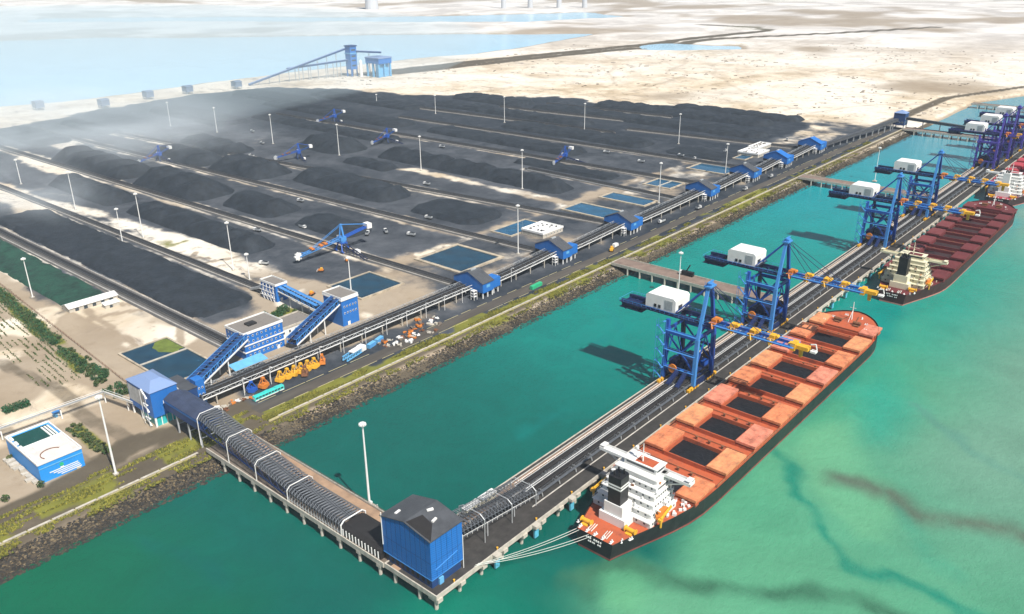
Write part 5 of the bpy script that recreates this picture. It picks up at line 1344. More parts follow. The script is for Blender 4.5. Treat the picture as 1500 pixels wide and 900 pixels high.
# junction house and the flat roofs beside it
t = thing('junction_house', 'low dark roofed belt house joining the waterside transfer house with the long gallery', 'belt house', (180.5, 390.5, 4))
MB().box(0, 10, 0, 20, 4, 13).build('wall', 'blue_dark', t); MB().box(-.4, 10.4, -.4, 20.4, 13.02, 13.4).build('roof', 'roof_dark', t)
mb = MB()
for k in range(7): mb.beam((.3, .5 + k * 2.8, 13.4), (.3, 1.4 + k * 2.8, 15.6), .28); mb.beam((.3, 1.4 + k * 2.8, 15.6), (.3, 3.2 + k * 2.8, 15.6), .28)
mb.build('roof_railing', 'white', t)
for x in (1, 9):
    for y in (1, 10, 19): link('leg', MB().beam((0, 0, -.2), (0, 0, 4), .7).mesh('leg', 'white'), t, (x, y, 0))
MB().box(10.02, 15, 1, 7, -.2, 15.8).build('corner_turret', 'blue', t)
windows(t, 'y', 10.6, 14.6, (7, 11), 2, 1, .9, 1.2)

def incline(lab, p, q, w=7.5, h=3.6):
    t = thing('inclined_gallery', lab, 'conveyor gallery', p)
    d = Vector(q) - Vector(p); L = d.length; n = int(L / 3.5); x = d.normalized(); side = Vector((-x.y, x.x, 0)).normalized(); up = Vector((0, 0, 1))
    P_ = lambda s, a, z: x * s + side * a + up * z
    mb = MB()
    mb.add([P_(0, -w / 2, 0), P_(L, -w / 2, 0), P_(L, w / 2, 0), P_(0, w / 2, 0)], [(0, 1, 2, 3)]); mb.build('floor', 'blue_dark', t)
    for s in (-1.7, 1.7):
        mb = MB(); mb.add([P_(0, s - .8, .9), P_(L, s - .8, .9), P_(L, s + .8, .9), P_(0, s + .8, .9)], [(0, 1, 2, 3)]); mb.build('belt', 'belt', t)
    mb = MB()
    for a in (-w / 2, w / 2):
        mb.beam(P_(0, a, h), P_(L, a, h), .3)
        for k in range(n): mb.beam(P_(k * L / n, a, h if k % 2 else 0), P_((k + 1) * L / n, a, 0 if k % 2 else h), .25); mb.beam(P_(k * L / n, a, 0), P_(k * L / n, a, h), .25)
    for k in range(n + 1): mb.beam(P_(k * L / n, -w / 2, h), P_(k * L / n, w / 2, h), .22)
    mb.build('side_truss', 'crane_light', t)
    mb = MB(); mb.beam(P_(0, -w / 2 - .2, -.1), P_(L, -w / 2 - .2, -.1), .5, .8); mb.build('bottom_chord', 'white', t)
    mb = MB(); mb.beam(P_(0, w / 2 + .2, -.1), P_(L, w / 2 + .2, -.1), .5, .8); mb.build('bottom_chord', 'blue', t)
    mb = MB()
    for c0, c1 in ((.12, .46), (-.46, -.12)): mb.add([P_(0, c0 * w, h + .1), P_(L, c0 * w, h + .1), P_(L, c1 * w, h + .1), P_(0, c1 * w, h + .1)], [(0, 1, 2, 3)])
    mb.beam(P_(0, -.2 * w, h + .1), P_(0, .2 * w, h + .1), .3)
    mb.build('roof_sheet', 'crane_light' if w < 7 else 'blue_dark', t)
    for f in (.3, .62):
        c = P_(L * f, 0, 0); mb = MB()
        for a in (-1, 1): mb.beam((c.x + side.x * a * w * .4, c.y + side.y * a * w * .4, c.z), (c.x + side.x * a * w * .4, c.y + side.y * a * w * .4, 4 - p[2]), .6)
        mb.build('support_leg', 'white', t)
    return t
incline('blue inclined gallery climbing from the waterside into the four storey blue building', (189, 399, 11.5), (240, 424.5, 17.5), 8)
incline('blue inclined gallery climbing from the four storey building to the square tower', (266, 412, 8.5), (309.5, 422, 20), 8)
incline('light blue covered belt gallery sloping from the small belt tower toward the inclined gallery', (311, 486, 12), (306, 436, 12.5), 6.4, 3)
t = thing('canopy_shed', 'light blue sheet roof on posts beside the long gallery, below the four storey building', 'shed', (222, 405, 4))
mb = MB(); slab(mb, [(0, 0, 5), (22, 0, 5), (22, 7.5, 6.4), (0, 7.5, 6.4)], .25); mb.build('roof', 'blue_light', t)
for x in (.6, 11, 21.4):
    for y in (.5, 7): link('post', MB().beam((0, 0, -.2), (0, 0, 5 + y * .18), .3).mesh('post', 'steel'), t, (x, y, 0))

# lower left waterside building
t = thing('water_tank_building', 'bright blue building at lower left with a green rooftop tank and a white flat roof', 'building', (104.8, 382.4, 4))
a, b_, h = 20, 38, 9.6
MB().box(0, a, 0, b_, -.4, h).build('wall', M('bright_blue_wall', (.02, .27, .72), .5, var=.1, scale=.1, dirt=.15, dcol=(.03, .15, .4)), t)
MB().box(.02, a - .02, .02, 20, h, h + .2).build('roof', M('white_roof_slab', (.62, .58, .55), .8, var=.12, scale=.15, dirt=.4, dcol=(.42, .35, .32), dscale=.12), t)
MB().box(1.6, a - 1.6, 21.5, b_ - 2, h - .2, h + .3).build('roof_tank', 'tank', t)
mb = MB()
for x0, x1, y0, y1 in ((0, a, -.3, .3), (0, a, b_ - .5, b_), (-.3, .3, 0, b_), (a - .3, a + .3, 0, b_), (0, a, 20.2, 21)): mb.box(x0, x1, y0, y1, h + .03, h + 1)
mb.build('parapet', 'white', t)
mb = MB()
for k in range(6): mb.box(.6, 1.9, 2 + k * 6, 5.4 + k * 6, h + .2, h + .9)
for k in range(3): mb.box(a - 5 + k * 1.4, a - 4.2 + k * 1.4, 22, 34, h + .32, h + .8)
mb.build('roof_pipes', 'white', t)
mb = MB(); mb.box(5, 15, 14, 18, h + .2, h + .7); mb.box(13, 17, 3, 8, h + .2, h + .55); mb.build('roof_plinth', 'white', t)
mb = MB()
for k in range(14): a_ = k * .26; mb.beam((9 + 5 * math.cos(a_), 6 + 5 * math.sin(a_), h + .35), (9 + 5 * math.cos(a_ + .26), 6 + 5 * math.sin(a_ + .26), h + .35), .35)
mb.build('roof_cable', 'rust', t)
mb = MB(); mb.box(.0, a, -.2, -.02, 7.2, 7.7); mb.build('fascia', 'blue_light', t)
mb = MB()
for k in range(4): mb.box(9 - k * 1.6, 18.5 - k * .4, -.16, -.02, .9 + k * .95, 1.3 + k * .95)
mb.build('louvre', 'white', t)
mb = MB(); mb.tube((10, -.05, 5.9), (10, -.22, 5.9), .95, 14); mb.build('wall_emblem', 'green', t); mb = MB(); mb.box(9.2, 10.8, -.22, -.02, 3.9, 4.7); mb.build('wall_sign', 'white', t)
MB().box(16, 18, -.1, .02, 0, .85).build('door_step', 'pale', t)
mb = MB()
for k in range(9): mb.box(-2.8 - U(0, 2), -.6, 2 + k * 3.8, 4.6 + k * 3.8, -.3, U(.6, 1.8))
mb.build('plant_room_plinths', 'pale', t)

# pipe bridge
t = thing('pipe_bridge', 'thin white pipe bridge on posts leading from the left edge to the waterside transfer house', 'pipe bridge', (60, 437, 4))
def pb(a, c): return (a - 60, c - 437)
ptsb = [(60, 438.5), (108, 438), (160, 436), (165, 411)]
for dz, nm_ in ((6.6, 'deck_beam'), (7.9, 'handrail')):
    mb = MB()
    for p, q in zip(ptsb[:-1], ptsb[1:]):
        for s in (-.9, .9): mb.beam((*pb(p[0] + (s if p[0] > 159 else 0), p[1] + (s if p[0] < 159 else 0)), dz), (*pb(q[0] + (s if p[0] > 159 else 0), q[1] + (s if p[0] < 159 else 0)), dz), .35 if dz < 7 else .16)
    mb.build(nm_, 'white' if dz > 7 else 'pale', t)
mb = MB()
for p, q in zip(ptsb[:-1], ptsb[1:]): mb.tube((*pb(*p), 6.9), (*pb(*q), 6.9), .4, 6)
mb.build('pipe', 'steel', t)
for u_, v_ in ((84, 438.2), (108, 438), (137, 437), (160, 436), (164, 418)): MB().beam((*pb(u_, v_), -.2), (*pb(u_, v_), 6.6), .55).build('post', 'white', t)

# white long shed on the sand at left
t = thing('white_shed', 'long white roofed shed on the sand beside the flat heap at left', 'shed', (202.5, 580, 4))
MB().extr([(0, 0), (10, 0), (10, 3.2), (5, 5), (0, 3.2)], 'x', 0, 34).build('wall', 'pale', t)
mb = MB(); slab(mb, [(-.5, -.7, 3.1), (34.5, -.7, 3.1), (34.5, 5, 5.05), (-.5, 5, 5.05)], .2); slab(mb, [(-.5, 5, 5.05), (34.5, 5, 5.05), (34.5, 10.7, 3.1), (-.5, 10.7, 3.1)], .2); mb.build('roof', 'white', t)
for k in range(5): MB().box(4 + k * 6, 6.5 + k * 6, -.1, .02, 0, 2.4).build('door', 'glass', t)
t = thing('white_shed', 'small white lean to on the sand in front of the long white shed', 'shed', (222, 568, 4))
MB().box(0, 10, 0, 5, 0, 2.6).build('wall', 'pale', t); mb = MB(); slab(mb, [(-.4, -.4, 2.62), (10.4, -.4, 2.62), (10.4, 5.4, 3.4), (-.4, 5.4, 3.4)], .2); mb.build('roof', 'white', t); MB().box(3, 5, -.1, .02, 0, 2).build('door', 'glass', t)
for u_, v_, a_, b2, lab in ((536, 430, 28, 24, 'white roofless settling tank block behind the second blue shed'), (935, 425, 30, 26, 'white flat roofed buildings behind the sixth blue shed'), (968, 440, 34, 14, 'long white flat building behind the last blue shed')):
    t, a, b_ = block(lab, u_, u_ + a_, v_, v_ + b2, 4.2, 'building', 'flat_building', 'white', para='white', wall='pale')
    mb = MB()
    for k in range(12): x, y = U(2, a - 4), U(2, b_ - 4); mb.box(x, x + U(.8, 2.2), y, y + U(.8, 2.2), 4.2, U(4.7, 5.6))
    mb.build('roof_openings', 'black' if u_ < 600 else 'roof_grey', t)
    windows(t, 'y', 2, a - 2, (2.2,), 6, 0, 1.4, 1.4)
# ---------------------------------------------------------------- vehicles and loose gear by the shore road
def grab(u, v, rz, mat, lab):
    t = thing('coal_grab', lab, 'grab', (u, v, 4), 'coal grabs parked by the long gallery', rz)
    for s in (-1, 1):
        prof = [(0, 2.6), (s * 2.6, 2.9), (s * 2.9, 1.2), (s * .4, .05), (0, .3)]
        MB().extr(prof, 'y', -1.7, 1.7).build('shell', mat, t)
        MB().beam((s * 2.4, -1.2, 2.8), (s * .5, -.4, 6.2), .4).beam((s * 2.4, 1.2, 2.8), (s * .5, .4, 6.2), .4).build('arm', mat, t)
    mb = MB(); mb.box(-.9, .9, -.8, .8, 5.8, 6.8); mb.build('head_block', mat, t); MB().tube((0, -.9, 3.2), (0, .9, 3.2), .6, 10).build('hinge_pin', mat, t)
    return t
g0 = grab(226, 383.5, .2, 'orange', 'orange coal grab parked alone left of the row of grabs below the long gallery')
gy = grab(236.5, 382.6, .3, 'yellow', 'yellow coal grab standing in the row of grabs below the long gallery')
for k in range(5): dup(gy, (241.5 + k * 4.6, 382.6 - .2 * k, 4), rz=U(-.4, .6))
grab(250, 377.5, .8, 'rust', 'rust brown coal grab lying in front of the yellow row')
dup(g0, (266, 382, 4), 'orange coal grab at the right end of the grab row', rz=.9)
gb = grab(219, 384.6, -.2, 'crane', 'dark blue coal grab beside the gallery legs at the left end of the grab row')
def lorry(u, v, rz, lab, cab, body, L=9.0, group=None, kind='tip', z=4.1):
    t = thing('lorry', lab, 'lorry', (u, v, z), group, rz)
    MB().box(-L / 2, L / 2, -1, 1, .55, .95).build('chassis', 'black', t)
    c = MB().extr([(L / 2 - 2.2, .95), (L / 2, .95), (L / 2, 2.1), (L / 2 - .5, 3.1), (L / 2 - 2.2, 3.1)], 'y', -1.2, 1.2).build('cab', cab, t)
    mb = MB(); mb.extr([(L / 2 - .02, 2.15), (L / 2 + .04, 2.15), (L / 2 - .4, 3.0), (L / 2 - .46, 3.0)], 'y', -1, 1); mb.box(L / 2 - 1.7, L / 2 - .7, -1.23, -1.2, 2.1, 2.9); mb.build('windscreen', 'glass', c)
    if kind == 'tip':
        mb = MB(); mb.extr([(-L / 2, 1.3), (L / 2 - 2.5, 1.1), (L / 2 - 2.5, 3.0), (-L / 2 - .3, 2.7)], 'y', -1.25, 1.25); mb.build('tipper_body', body, t)
        MB().box(-L / 2 + .4, L / 2 - 2.9, -1, 1, 2.75, 3.12).build('load', 'coal', t)
    else:
        MB().box(-L / 2, L / 2 - 2.5, -1.25, 1.25, .98, 3.6).build('box_body', body, t)
    wh = MB().tube((0, -.18, 0), (0, .18, 0), .5, 10).mesh('wheel', 'tyre')
    for x in (-L / 2 + 1, -L / 2 + 2.3, L / 2 - 1.2):
        for s in (-1, 1): link('wheel', wh, t, (x, s * 1.08, .5))
    return t
t = thing('coach', 'long turquoise coach parked by the grabs beside the shore road', 'bus', (222.5, 373.6, 4.1), None, R(0))
bd = MB().extr([(-1.3, .5), (1.3, .5), (1.3, 2.6), (1.1, 3.3), (-1.1, 3.3), (-1.3, 2.6)], 'x', -9.5, 9.5).build('body', 'turq', t)
mb = MB()
for k in range(9): mb.box(-8.8 + k * 2, -7.2 + k * 2, -1.36, -1.3, 1.7, 2.6)
mb.build('window_band', 'glass', bd)
mb = MB(); mb.box(-9.2, 9.2, -1.36, -1.3, .55, 1.05); mb.box(-9.56, -9.5, -1, 1, 1.4, 2.6); mb.build('skirt_stripe', 'white', bd)
mb = MB(); mb.box(-3, 0, -.8, .8, 3.3, 3.65); mb.box(4, 6.5, -.8, .8, 3.3, 3.65); mb.build('roof_unit', 'turq', bd)
for x in (-6.5, 6):
    for s in (-1, 1): MB().tube((x, s * 1.2 - .16, .5), (x, s * 1.2 + .16, .5), .52, 10).build('wheel', 'tyre', t)
t = thing('spare_boom', 'pale blue and white spare crane section lying on the ground by the shore road', 'crane section', (285, 375.5, 4), None, .2)
mb = MB(); 
for s in (-1.6, 1.6):
    mb.beam((-9, s, 1), (9, s, 1.4), .6); mb.beam((-9, s, 3.4), (7, s, 3.8), .5)
    for k in range(7): mb.beam((-9 + k * 2.5, s, 1), (-7.7 + k * 2.5, s, 3.5), .35); mb.beam((-7.7 + k * 2.5, s, 3.5), (-6.4 + k * 2.5, s, 1.1), .35)
mb.build('lattice', 'blue_light', t); MB().box(-3, 6, -1.9, 1.9, 3.9, 4.5).build('cover_plate', 'white', t); MB().box(5, 9, -2.2, 2.2, 1.5, 4.6).build('head_box', 'white', t)
for (u, v, rz, lab) in ((301, 378.5, .25, 'light blue shipping container right of the pale crane section, first of two'), (309, 380.5, .3, 'light blue shipping container at the foot of the gallery lamp, second of two')):
    t = thing('shipping_container', lab, 'container', (u, v, 4), None, rz)
    MB().box(-3.4, 3.4, -1.25, 1.25, .1, 2.7).build('body', 'blue_light', t); mb = MB()
    for k in range(14): mb.box(-3.2 + k * .48, -3.0 + k * .48, -1.3, -1.25, .3, 2.5)
    mb.build('side_ribs', 'crane_light', t); mb = MB(); mb.box(3.4, 3.46, -1.1, 1.1, .2, 2.6); mb.build('door', 'white', t)
t = thing('shipping_container', 'bright green container beside the shore road right of the first blue shed', 'container', (444.5, 362.8, 4.1), None, .05)
MB().box(-6, 6, -1.25, 1.25, .1, 2.7).build('body', 'green', t); mb = MB()
for k in range(24): mb.box(-5.8 + k * .49, -5.6 + k * .49, -1.3, -1.25, .3, 2.5)
mb.build('side_ribs', 'green', t); MB().box(6, 6.06, -1.1, 1.1, .2, 2.6).build('door', 'white', t)
for k, (u, v, rz, lab) in enumerate(((226, 212.0, 0, 'cream site cabin on the jetty beside the hooped gallery, farther from the tower'), (216, 212.2, 0, 'cream site cabin on the jetty beside the hooped gallery, nearer the tower'))):
    t = thing('site_cabin', lab, 'cabin', (u, v, 7.06), 'cream cabins on the jetty')
    MB().box(-4.4, 4.4, -1.5, 1.5, .1, 3).build('body', 'cream', t); MB().box(-4.6, 4.6, -1.7, 1.7, 3, 3.2).build('roof', 'white', t)
    for x in (-3, -.5, 2): MB().box(x, x + 1.1, -1.56, -1.5, 1.3, 2.3).build('window', 'glass', t)
    MB().box(3.2, 4, -1.56, -1.5, .1, 2.2).build('door', 'steel', t)
t = thing('wheel_loader', 'yellow wheel loader parked by the shore road near the second pier', 'wheel loader', (547, 366.5, 4.1), None, .5)
MB().box(-3.4, 1, -1.3, 1.3, 1.1, 2.6).build('body', 'yellow', t); c = MB().box(-.9, .9, -1, 1, 2.6, 4.2).build('cab', 'yellow', t); MB().box(-.7, .94, -1.04, 1.04, 2.9, 3.9).build('cab_glass', 'glass', c)
MB().beam((1, -.7, 1.6), (4, -.7, .9), .35).beam((1, .7, 1.6), (4, .7, .9), .35).build('lift_arm', 'yellow', t); MB().extr([(3.9, .1), (5.4, .1), (4.6, .6), (4.2, 1.7), (3.9, 1.7)], 'y', -1.6, 1.6).build('bucket', 'yellow', t)
for x in (-2.2, 1.6):
    for s in (-1, 1): MB().tube((x, s * 1.3 - .35, .85), (x, s * 1.3 + .35, .85), .85, 12).build('wheel', 'tyre', t)
lorry(557, 369.5, .1, 'white box van standing behind the yellow wheel loader', 'white', 'white', 7, kind='box')
t = lorry(529, 287, R(90), 'dark crane lorry with a white cab parked on the pinkish pier behind the loaders', 'white', 'black', 12, kind='box', z=7.05)
MB().beam((0, 0, 3.6), (-3, .5, 9), .7).build('crane_arm', 'black', t)
tr = lorry(424, 617, R(-90), 'white cabbed lorry on a track in the coal yard', 'white', 'steel', 8, 'lorries on the yard tracks')
for (u, v, a) in ((448, 556, 40), (470, 524, 100), (515, 549, 92), (553, 436, 20), (886, 500, 80), (879, 478, 15), (846, 580, 95), (856, 372, 5), (335, 401, 8), (560, 905, 92), (612, 960, 80), (700, 700, 95), (742, 760, 90), (372, 720, 95), (392, 640, 100), (475, 690, 95), (600, 640, 95), (976, 452, 40), (940, 470, 10), (1050, 440, 20), (700, 372, 3), (790, 369, 4), (640, 376, 176), (462, 548, 60), (345, 560, 110), (250, 1010, 90), (590, 980, 120), (830, 520, 95), (905, 600, 100), (650, 1040, 80)):
    dup(tr, (u, v, 4.35), rz=R(a))
# dozers in the yard
t = thing('bulldozer', 'yellow bulldozer working on the bare ground below the big blue stacking machine', 'bulldozer', (392, 515, 4.4), 'bulldozers in the coal yard', 1.0)
MB().box(-2, 1.8, -1, 1, .9, 2).build('body', 'orange', t); MB().box(-1.4, .2, -.9, .9, 2, 3.2).build('cab', 'yellow', t); MB().box(2.6, 2.9, -2, 2, .2, 1.7).build('blade', 'steel', t); MB().beam((0, -1.3, .9), (2.7, -1.3, .8), .25).beam((0, 1.3, .9), (2.7, 1.3, .8), .25).build('push_arm', 'orange', t)
for s in (-1, 1): MB().box(-2.3, 2, s * 1.2 - .3, s * 1.2 + .3, 0, 1).build('track', 'tyre', t)
dup(t, (364, 512, 4.4), 'yellow bulldozer on the sand right of the mast pair', rz=2.2)
dup(t, (330, 478, 4.4), 'yellow bulldozer near the blue belt gallery on the sand', rz=.4)
# scrap on the coaly strip
scr = [MB(), MB(), MB()]
def scrap_item(k):
    mb = MB(); n = random.randint(2, 4)
    for _ in range(n): mb.obox((U(-1.4, 1.4), U(-1.4, 1.4), U(.3, 1.1)), U(1, 3.4), U(.4, 1.6), U(.4, 1.2), U(0, 3.1), 0, U(-.4, .4))
    return mb.mesh('scrap_item', ['white', 'rust', 'pale', 'deck', 'orange'][k % 5])
sm = [scrap_item(k) for k in range(10)]
for k in range(46):
    f = random.random(); u = 306 + 52 * f; v = 364 + U(0, 15) + (5 if u > 345 else 0)
    o = link('scrap_item', sm[k % 10], None, (u, min(v, 384), 4.0), U(0, 6.28)); o.scale = (U(.6, 1.2),) * 3
    tag(o, 'piece of scrap machinery dumped on the black strip between shore road and long gallery', 'scrap', 'scrap pieces along the shore road')
for k in range(10):
    o = link('scrap_item', sm[k % 10], None, (196 + k * 2.2, 376 + U(-2, 6), 4.0), U(0, 6.28)); tag(o, 'white gear lying at the foot of the long gallery beside the pier gallery', 'scrap', 'white gear beside the pier gallery')

# ---------------------------------------------------------------- plants at left
def shrub_mesh(name, mat, r, h, n):
    mb = MB()
    for _ in range(n):
        a, b_, c = rng.normal(size=3); q = math.sqrt(a * a + b_ * b_ + c * c) + 1e-6; f = random.random() ** .4
        x, y, z = a / q * r * f, b_ / q * r * f, h * .55 + c / q * h * .5 * f
        s = U(.25, .55); d1 = Vector((U(-1, 1), U(-1, 1), U(-1, 1))) * s; d2 = Vector((U(-1, 1), U(-1, 1), U(-.4, 1))) * s; p = Vector((x, y, max(.1, z)))
        mb.add([p - d1, p + d2, p + d1, p - d2], [(0, 1, 2, 3)], random.choice((0, 0, 1)))
    return mb.mesh(name, mat)
stem = MB().tube((0, 0, -.2), (0, 0, 1.2), .14, 5, .07).mesh('stem', 'bark')
cm = [shrub_mesh('crown', ['leaf', 'leaf2'], 1.6, 2.6, 120), shrub_mesh('crown', ['leaf', 'hedge'], 2.1, 3.2, 170), shrub_mesh('crown', ['leaf2', 'leaf'], 1.2, 1.8, 90)]
def shrub(u, v, k, lab, grp):
    t = thing('shrub', lab, 'shrub', (u, v, 4), grp, U(0, 6)); link('crown', cm[k], t); link('stem', stem, t); t.scale = (U(.7, 1.3),) * 3
mb = MB()
for _ in range(9000):
    v = 484 + 186 * random.random(); q_ = vnoise(np.array([v / 14.]), np.array([3.3]), 4)[0]
    if q_ < .2: continue
    w_ = 2.5 + 4.5 * q_; u = 177 + (v - 560) * .09 + random.gauss(0, .5) * w_
    h_ = (1.1 + 2.2 * vnoise(np.array([u / 4.]), np.array([v / 5.]), 6)[0]) * max(.2, 1 - abs(u - 177 - (v - 560) * .09) / (w_ * 1.4)); p = Vector((u, v, 4 + U(.05, 1) * h_)); s = U(.25, .65)
    d1 = Vector((U(-1, 1), U(-1, 1), U(-1, 1))) * s; d2 = Vector((U(-1, 1), U(-1, 1), U(-.4, 1))) * s; mb.add([p - d1, p + d2, p + d1, p - d2], [(0, 1, 2, 3)], random.choice((0, 0, 1, 2)))
tag(mb.build('undergrowth', ['leaf', 'hedge', 'leaf2']), 'dense uneven green belt of scrubby undergrowth along the track left of the yard', 'undergrowth', kind='stuff')
for k in range(90):
    v = U(436, 500) if k < 62 else U(500, 690); u = 175 + (v - 500) * .07 + U(-7, 4) 
    shrub(u, v, random.choice((0, 1, 1, 2)), 'green shrub in the planted strip left of the yard track', 'shrubs in the strip left of the yard')
for k in range(40): shrub(136.5 + U(-3, 3), U(385, 424), 2, 'low yellow green shrub in the verge beside the blue waterside building', 'low shrubs beside the blue waterside building')
for k in range(34): shrub(U(52, 104), U(372, 470), random.choice((0, 2)), 'scattered shrub on the sand beyond the blue waterside building', 'scattered shrubs at lower left')
for k in range(26): shrub(U(280, 303), U(456, 472), random.choice((0, 1)), 'dark green shrub behind the white annexe', 'shrubs behind the white annexe')
mb = MB()
for r_ in range(9):
    for _ in range(330):
        x = 149 + r_ * 3.3 + U(-.5, .5); y = U(476, 640); h = U(.4, 1.2); a = U(0, 6.28); w_ = U(.3, .8)
        if vnoise(np.array([y / 9.]), np.array([r_ * 3.1]), 2)[0] < .36: continue
        x += (y - 560) * .06; mb.add([(x - w_ * math.cos(a), y - w_ * math.sin(a), 3.9), (x + w_ * math.cos(a), y + w_ * math.sin(a), 3.9), (x + U(-.4, .4), y + U(-.4, .4), 4 + h)], [(0, 1, 2)], random.choice((0, 0, 1)))
tag(mb.build('ground_cover', ['leaf2', 'leaf']), 'low olive seedlings in planted rows on the sand left of the shrub strip', 'ground cover', kind='stuff')
t = thing('hedge', 'dense square dark green clipped hedge on the pale sand at the left edge', 'hedge', (119, 464, 4))
mb = MB()
for _ in range(1500):
    p = Vector((U(0, 13), U(0, 6), U(.1, 3.2))); s = U(.25, .5); d1 = Vector((U(-1, 1), U(-1, 1), U(-1, 1))) * s; d2 = Vector((U(-1, 1), U(-1, 1), U(-.4, 1))) * s
    mb.add([p - d1, p + d2, p + d1, p - d2], [(0, 1, 2, 3)], random.choice((0, 0, 1)))
mb.build('foliage', ['hedge', 'leaf'], t); mb = MB()
for k in range(6): mb.tube((1 + k * 2.2, 3, -.2), (1 + k * 2.2, 3, 2), .12, 5)
mb.build('stems', 'bark', t)
t = thing('kiosk', 'small sky blue kiosk on the sand beside the pipe bridge', 'kiosk', (136.5, 442, 4), None, .3)
MB().box(-1.6, 1.6, -1.3, 1.3, 0, 2.4).build('wall', 'blue_light', t); MB().box(-1.9, 1.9, -1.6, 1.6, 2.4, 2.65).build('roof', 'crane_light', t); MB().box(-.5, .5, -1.36, -1.3, 0, 1.9).build('door', 'white', t)
t = thing('fence', 'thin brown fence along the left edge of the yard track', 'fence', (176, 415, 4))
mb = MB()
def fpt(s): v = s * 290; return (v * .065, v)
for k in range(60): x, y = fpt(k / 59); mb.tube((x, y, 0), (x, y, 1.9), .09, 4)
mb.build('posts', 'rust', t); mb = MB()
for z in (.6, 1.2, 1.85): mb.tube((*fpt(0), z), (*fpt(1), z), .07, 4)
mb.build('rails', 'rust', t)

# ---------------------------------------------------------------- far things
def far_house(u, v, w, d, h, lab):
    t = thing('belt_house', lab, 'belt house', (u, v, 4), 'belt houses along the bay shore')
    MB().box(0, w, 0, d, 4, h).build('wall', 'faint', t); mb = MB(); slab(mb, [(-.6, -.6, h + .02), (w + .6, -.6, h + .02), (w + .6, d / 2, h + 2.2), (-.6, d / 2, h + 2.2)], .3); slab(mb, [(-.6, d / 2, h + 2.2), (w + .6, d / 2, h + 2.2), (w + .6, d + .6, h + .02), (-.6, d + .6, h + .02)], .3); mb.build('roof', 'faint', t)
    lg = MB().beam((0, 0, -.3), (0, 0, 4), .8).mesh('leg', 'steel')
    for x in (.8, w - .8):
        for y in (.8, d - .8): link('leg', lg, t, (x, y, 0))
for (u, v, lab) in ((534, 1470, 'grey blue belt house farthest left on the bay shore, faint in the dust'), (610, 1405, 'grey blue belt house second from the left on the bay shore'), (700, 1432, 'grey blue belt house third from the left on the bay shore'), (775, 1434, 'grey blue belt house fourth from the left on the bay shore'), (864, 1418, 'grey blue belt house at the foot of the long inclined conveyor')):
    far_house(u, v, 13, 16, 12.5, lab)
# rapid loading plant
t = thing('hopper_tower', 'tall blue hopper tower at the top of the long inclined conveyors by the bay', 'tower', (1104, 1380, 4))
MB().box(0, 16, 0, 16, 14, 58).build('wall', 'blue', t); MB().box(-1, 17, -1, 17, 44, 46).build('floor_band', 'blue_light', t); MB().box(-1.4, 17.4, -1.4, 17.4, 58.02, 60).build('roof', 'blue_dark', t)
for x in (1.2, 14.8):
    for y in (1.2, 14.8): link('leg', MB().beam((0, 0, -.3), (0, 0, 14), 2).mesh('leg', 'blue'), t, (x, y, 0))
for z in (20, 30, 38, 50): MB().box(3, 13, -.3, .02, z, z + 3).build('window_band', 'glass', t)
t = thing('loading_house', 'blue loading house on tall columns beside the hopper tower', 'building', (1128, 1324, 4))
MB().box(0, 34, 0, 40, 26, 36).build('wall', 'blue', t); MB().box(-1, 35, -1, 41, 36.02, 38).build('roof', 'roof_blue', t)
for x in (2, 17, 32):
    for y in (3, 20, 37): link('column', MB().beam((0, 0, -.3), (0, 0, 26), 3.2).mesh('column', 'blue_light'), t, (x, y, 0))
MB().box(3, 31, 6, 14, 0, 25.9).build('silo_wall', 'blue_light', t)
t = thing('white_silo', 'slender white silo between the hopper tower and the loading house', 'silo', (1117, 1366, 4)); MB().tube((0, 0, -.3), (0, 0, 28), 3.4, 14).build('shell', 'white', t); MB().tube((0, 0, 28), (0, 0, 33), 3.8, 14, 1.2).build('cap', 'white', t)
def far_belt(lab, p, q, n, w=5):
    t = thing('inclined_conveyor', lab, 'conveyor', (p[0], p[1], 4)); P0 = Vector((0, 0, p[2] - 4)); Q0 = Vector((q[0] - p[0], q[1] - p[1], q[2] - 4))
    MB().beam(P0, Q0, w, 3.2).build('gallery', 'blue_dark' if w > 4.8 else 'truss', t)
    MB().beam(P0 + Vector((0, 0, 1.7)), Q0 + Vector((0, 0, 1.7)), w + .6, .3).build('roof', 'roof_blue' if w > 4.8 else 'roof_dark', t)
    for k in range(1, n):
        c = P0.lerp(Q0, k / n); MB().beam((c.x, c.y, -.3), (c.x, c.y, c.z - 1.4), 1.1).build('trestle_leg', 'steel', t)
far_belt('longer inclined conveyor climbing along the bay shore to the top of the hopper tower', (905, 1440, 6), (1104, 1396, 57), 10)
far_belt('lower inclined conveyor climbing to the middle of the hopper tower', (985, 1428, 28), (1104, 1390, 36), 8)
far_belt('short top conveyor from the hopper tower over the loading house', (1120, 1380, 52), (1150, 1340, 50), 2)
# end tower right
t = thing('end_tower', 'blue square tower with pale roof at the far end of the shore galleries', 'tower', (1212, 347, 4))
MB().box(0, 14, 0, 15, 6, 22).build('wall', 'blue_dark', t); mb = MB(); mb.add([(-.6, -.6, 22.02), (14.6, -.6, 22.02), (14.6, 15.6, 22.02), (-.6, 15.6, 22.02), (7, 7.5, 26)], [(0, 3, 2, 1), (0, 1, 4), (1, 2, 4), (2, 3, 4), (3, 0, 4)]); mb.build('roof', 'roof_blue', t)
for x in (.8, 13.2):
    for y in (.8, 14.2): link('leg', MB().beam((0, 0, -.3), (0, 0, 6), 1).mesh('leg', 'steel'), t, (x, y, 0))
windows(t, 'y', 1, 13, (10, 15), 3, 0, 2.4, 1.8); windows(t, 'x', 1, 14, (10,), 3, 0, 2.4, 1.8)
far_belt('long straight shore conveyor from the last blue shed to the far end tower', (1020, 385, 9), (1213, 357, 17), 12, 4.5)
